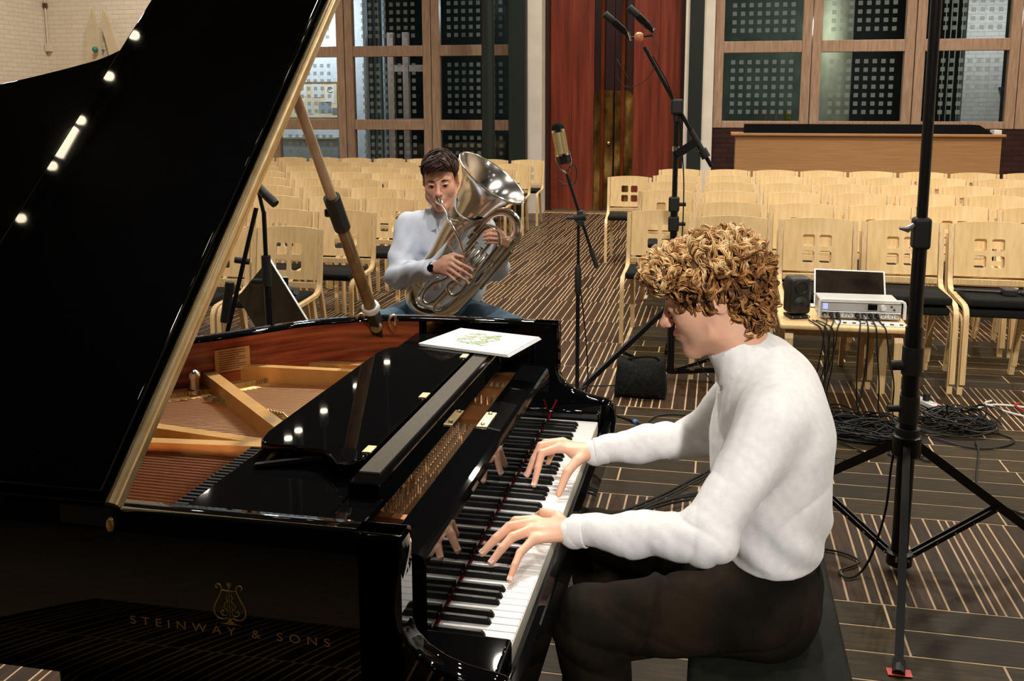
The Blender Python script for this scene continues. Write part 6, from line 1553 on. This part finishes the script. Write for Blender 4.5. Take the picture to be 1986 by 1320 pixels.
# jeans
g = SDF((-1.36,2.28,.0),(-.36,2.95,.84), .0075, .08)
g.ell((-.92,2.75,.70),(.185,.14,.11),k=0)
for hip, kne, ank in (((-.99,2.72,.70),(-1.21,2.42,.672),(-1.23,2.55,.05)),((-.86,2.72,.70),(-.515,2.42,.690),(-.51,2.55,.05))):
    g.cap(hip,kne,.098,.078,k=.05); g.cap(kne,ank,.074,.060,k=.03)
V, f = g.mesh(); V = smooth_np(V,f,2,.5); N_ = vnormals(V,f); x,y,z = V.T
V = V+N_*(.005*np.sin(42*x+30*y+5*np.sin(20*z)))[:,None]
JEANS = ramp_mat('blue_denim', [rgb(40,62,78),rgb(70,98,116),rgb(108,136,152)], nscale=6, detail=6, rough=.85, bump=.25, bscale=220, bdist=.0015)
link('trousers', npmesh('trousers', V, f), JEANS, tm)
for x_ in (-1.23,-.51):
    g = SDF((x_-.07,2.25,-.01),(x_+.07,2.64,.12), .008, .05); g.cap((x_,2.57,.04),(x_,2.36,.032),.042,.034,k=0); V, f = g.mesh(); link('shoe', npmesh('shoe', V, f), LACQ2, tm)
# hair
g = SDF((-.15,-.12,-.13),(.15,.12,.17), .0045, .05)
g.ell((-.022,0,.046),(.103,.083,.091),k=0); g.ell((.050,0,.085),(.062,.068,.040),k=.02); g.ell((-.06,0,-.03),(.05,.075,.06),k=.02)
g.ell((.095,.006,.022),(.052,.085,.054),k=.010,op='sub'); g.ell((.05,0,-.07),(.075,.12,.075),k=.012,op='sub')
for s in (1,-1): g.ell((-.012,s*.085,-.006),(.030,.022,.036),k=.008,op='sub')
V, f = g.mesh(); N_ = vnormals(V,f); V = smooth_np(V,f,1,.4)
V = V+N_*(.0035*np.sin(160*V[:,1]+40*V[:,0])*np.clip(V[:,2]/.05,0,1))[:,None]
HAIRD = ramp_mat('hair_dark_brown', [rgb(34,18,13),rgb(62,36,26)], scale=(1,1,1), nscale=120, spec=.25, rough=.5, bump=.4, bscale=160)
hd = link('hair', npmesh('hair', place(V,HM_T), f), HAIRD, tm)
mb = MB(); L3 = np.array(HM_T)[:3,:3]; T3 = np.array(HM_T)[:3,3]; cnt = 0
while cnt < 220:
    i = rh.integers(len(V)); p = V[i]; n_ = N_[i]
    if p[2] < .05 or n_[2] < .05: continue
    cnt += 1; dr_ = np.array((.35,-.8 if p[1] < .02 else .7,-.15)); t = dr_-n_*(dr_@n_); t /= np.linalg.norm(t)
    pts = [Vector(L3@(p+t*(.05*(s-.4))+n_*(.004*math.sin(PI*s)-.001))+T3) for s in np.linspace(0,1,6)]
    strand_mb(mb, pts, .0035, .0008, 5)
me = bpy.data.meshes.new('hair_strands'); me.from_pydata(mb.v, [], mb.f); me.polygons.foreach_set('use_smooth',[True]*len(me.polygons))
link('hair_strands', me, HAIRD, hd, loc=(0,0,0), kind='stuff')
def tp_(a): return HM_T @ Vector(a)
for s in (1,-1):
    obj('eyebrow', MB().tube([tp_((.0885,s*.012,.0235)),tp_((.0895,s*.028,.0290)),tp_((.078,s*.047,.0245))],[.0030,.0042,.0016],6), BROW2, tm, smooth=True)
    e = obj('eye', MB().sphere(tp_((.0820,s*.031,.0050)),.0112,16,10), EYEW, tm, smooth=True)
    c = tp_((.0820,s*.031,.0050)); dv = (HM_T.to_3x3() @ Vector((1,s*-.05+.12,-.15))).normalized()
    obj('iris', MB().lathe([(.0066,.0092),(.0056,.0106),(.002,.0114),(0,.0115)], c, dv, 16), IRIS, e, smooth=True)
    obj('eyelid', MB().tube([tp_((.0915,s*.0180,.0085)),tp_((.0945,s*.030,.0130)),tp_((.0865,s*.045,.0092))],[.0018,.0028,.0018],6), SKIN2, tm, smooth=True)
    obj('eyelash', MB().tube([tp_((.0932,s*.0185,.0068)),tp_((.0965,s*.030,.0105)),tp_((.0885,s*.0455,.0074))],[.0010,.0016,.0010],5), BROW2, tm, smooth=True)
obj('lips', MB().tube([tp_((.0915,-.019,-.060)),tp_((.1020,-.008,-.0565)),tp_((.1030,0,-.0575)),tp_((.1020,.008,-.0565)),tp_((.0915,.019,-.060))],[.0012,.0030,.0032,.0030,.0012],6), LIPS, tm, smooth=True)
stl = thing('stool', 'black round stool under the seated tuba player', 'stool', (-.93,2.76,0))
obj('cushion', MB().lathe([(0,.55),(.17,.55),(.185,.565),(.185,.60),(.17,.612),(0,.615)], (-.93,2.76,0), (0,0,1), 28), SEATBLK, stl, smooth=True, angle=50)
for a in range(4):
    d = Vector((math.cos(a*PI/2+.5),math.sin(a*PI/2+.5),0)); obj('leg', MB().cyl(Vector((-.93,2.76,.55))+d*.12, Vector((-.93,2.76,0))+d*.19, .013, n=10), BLKMET, stl)
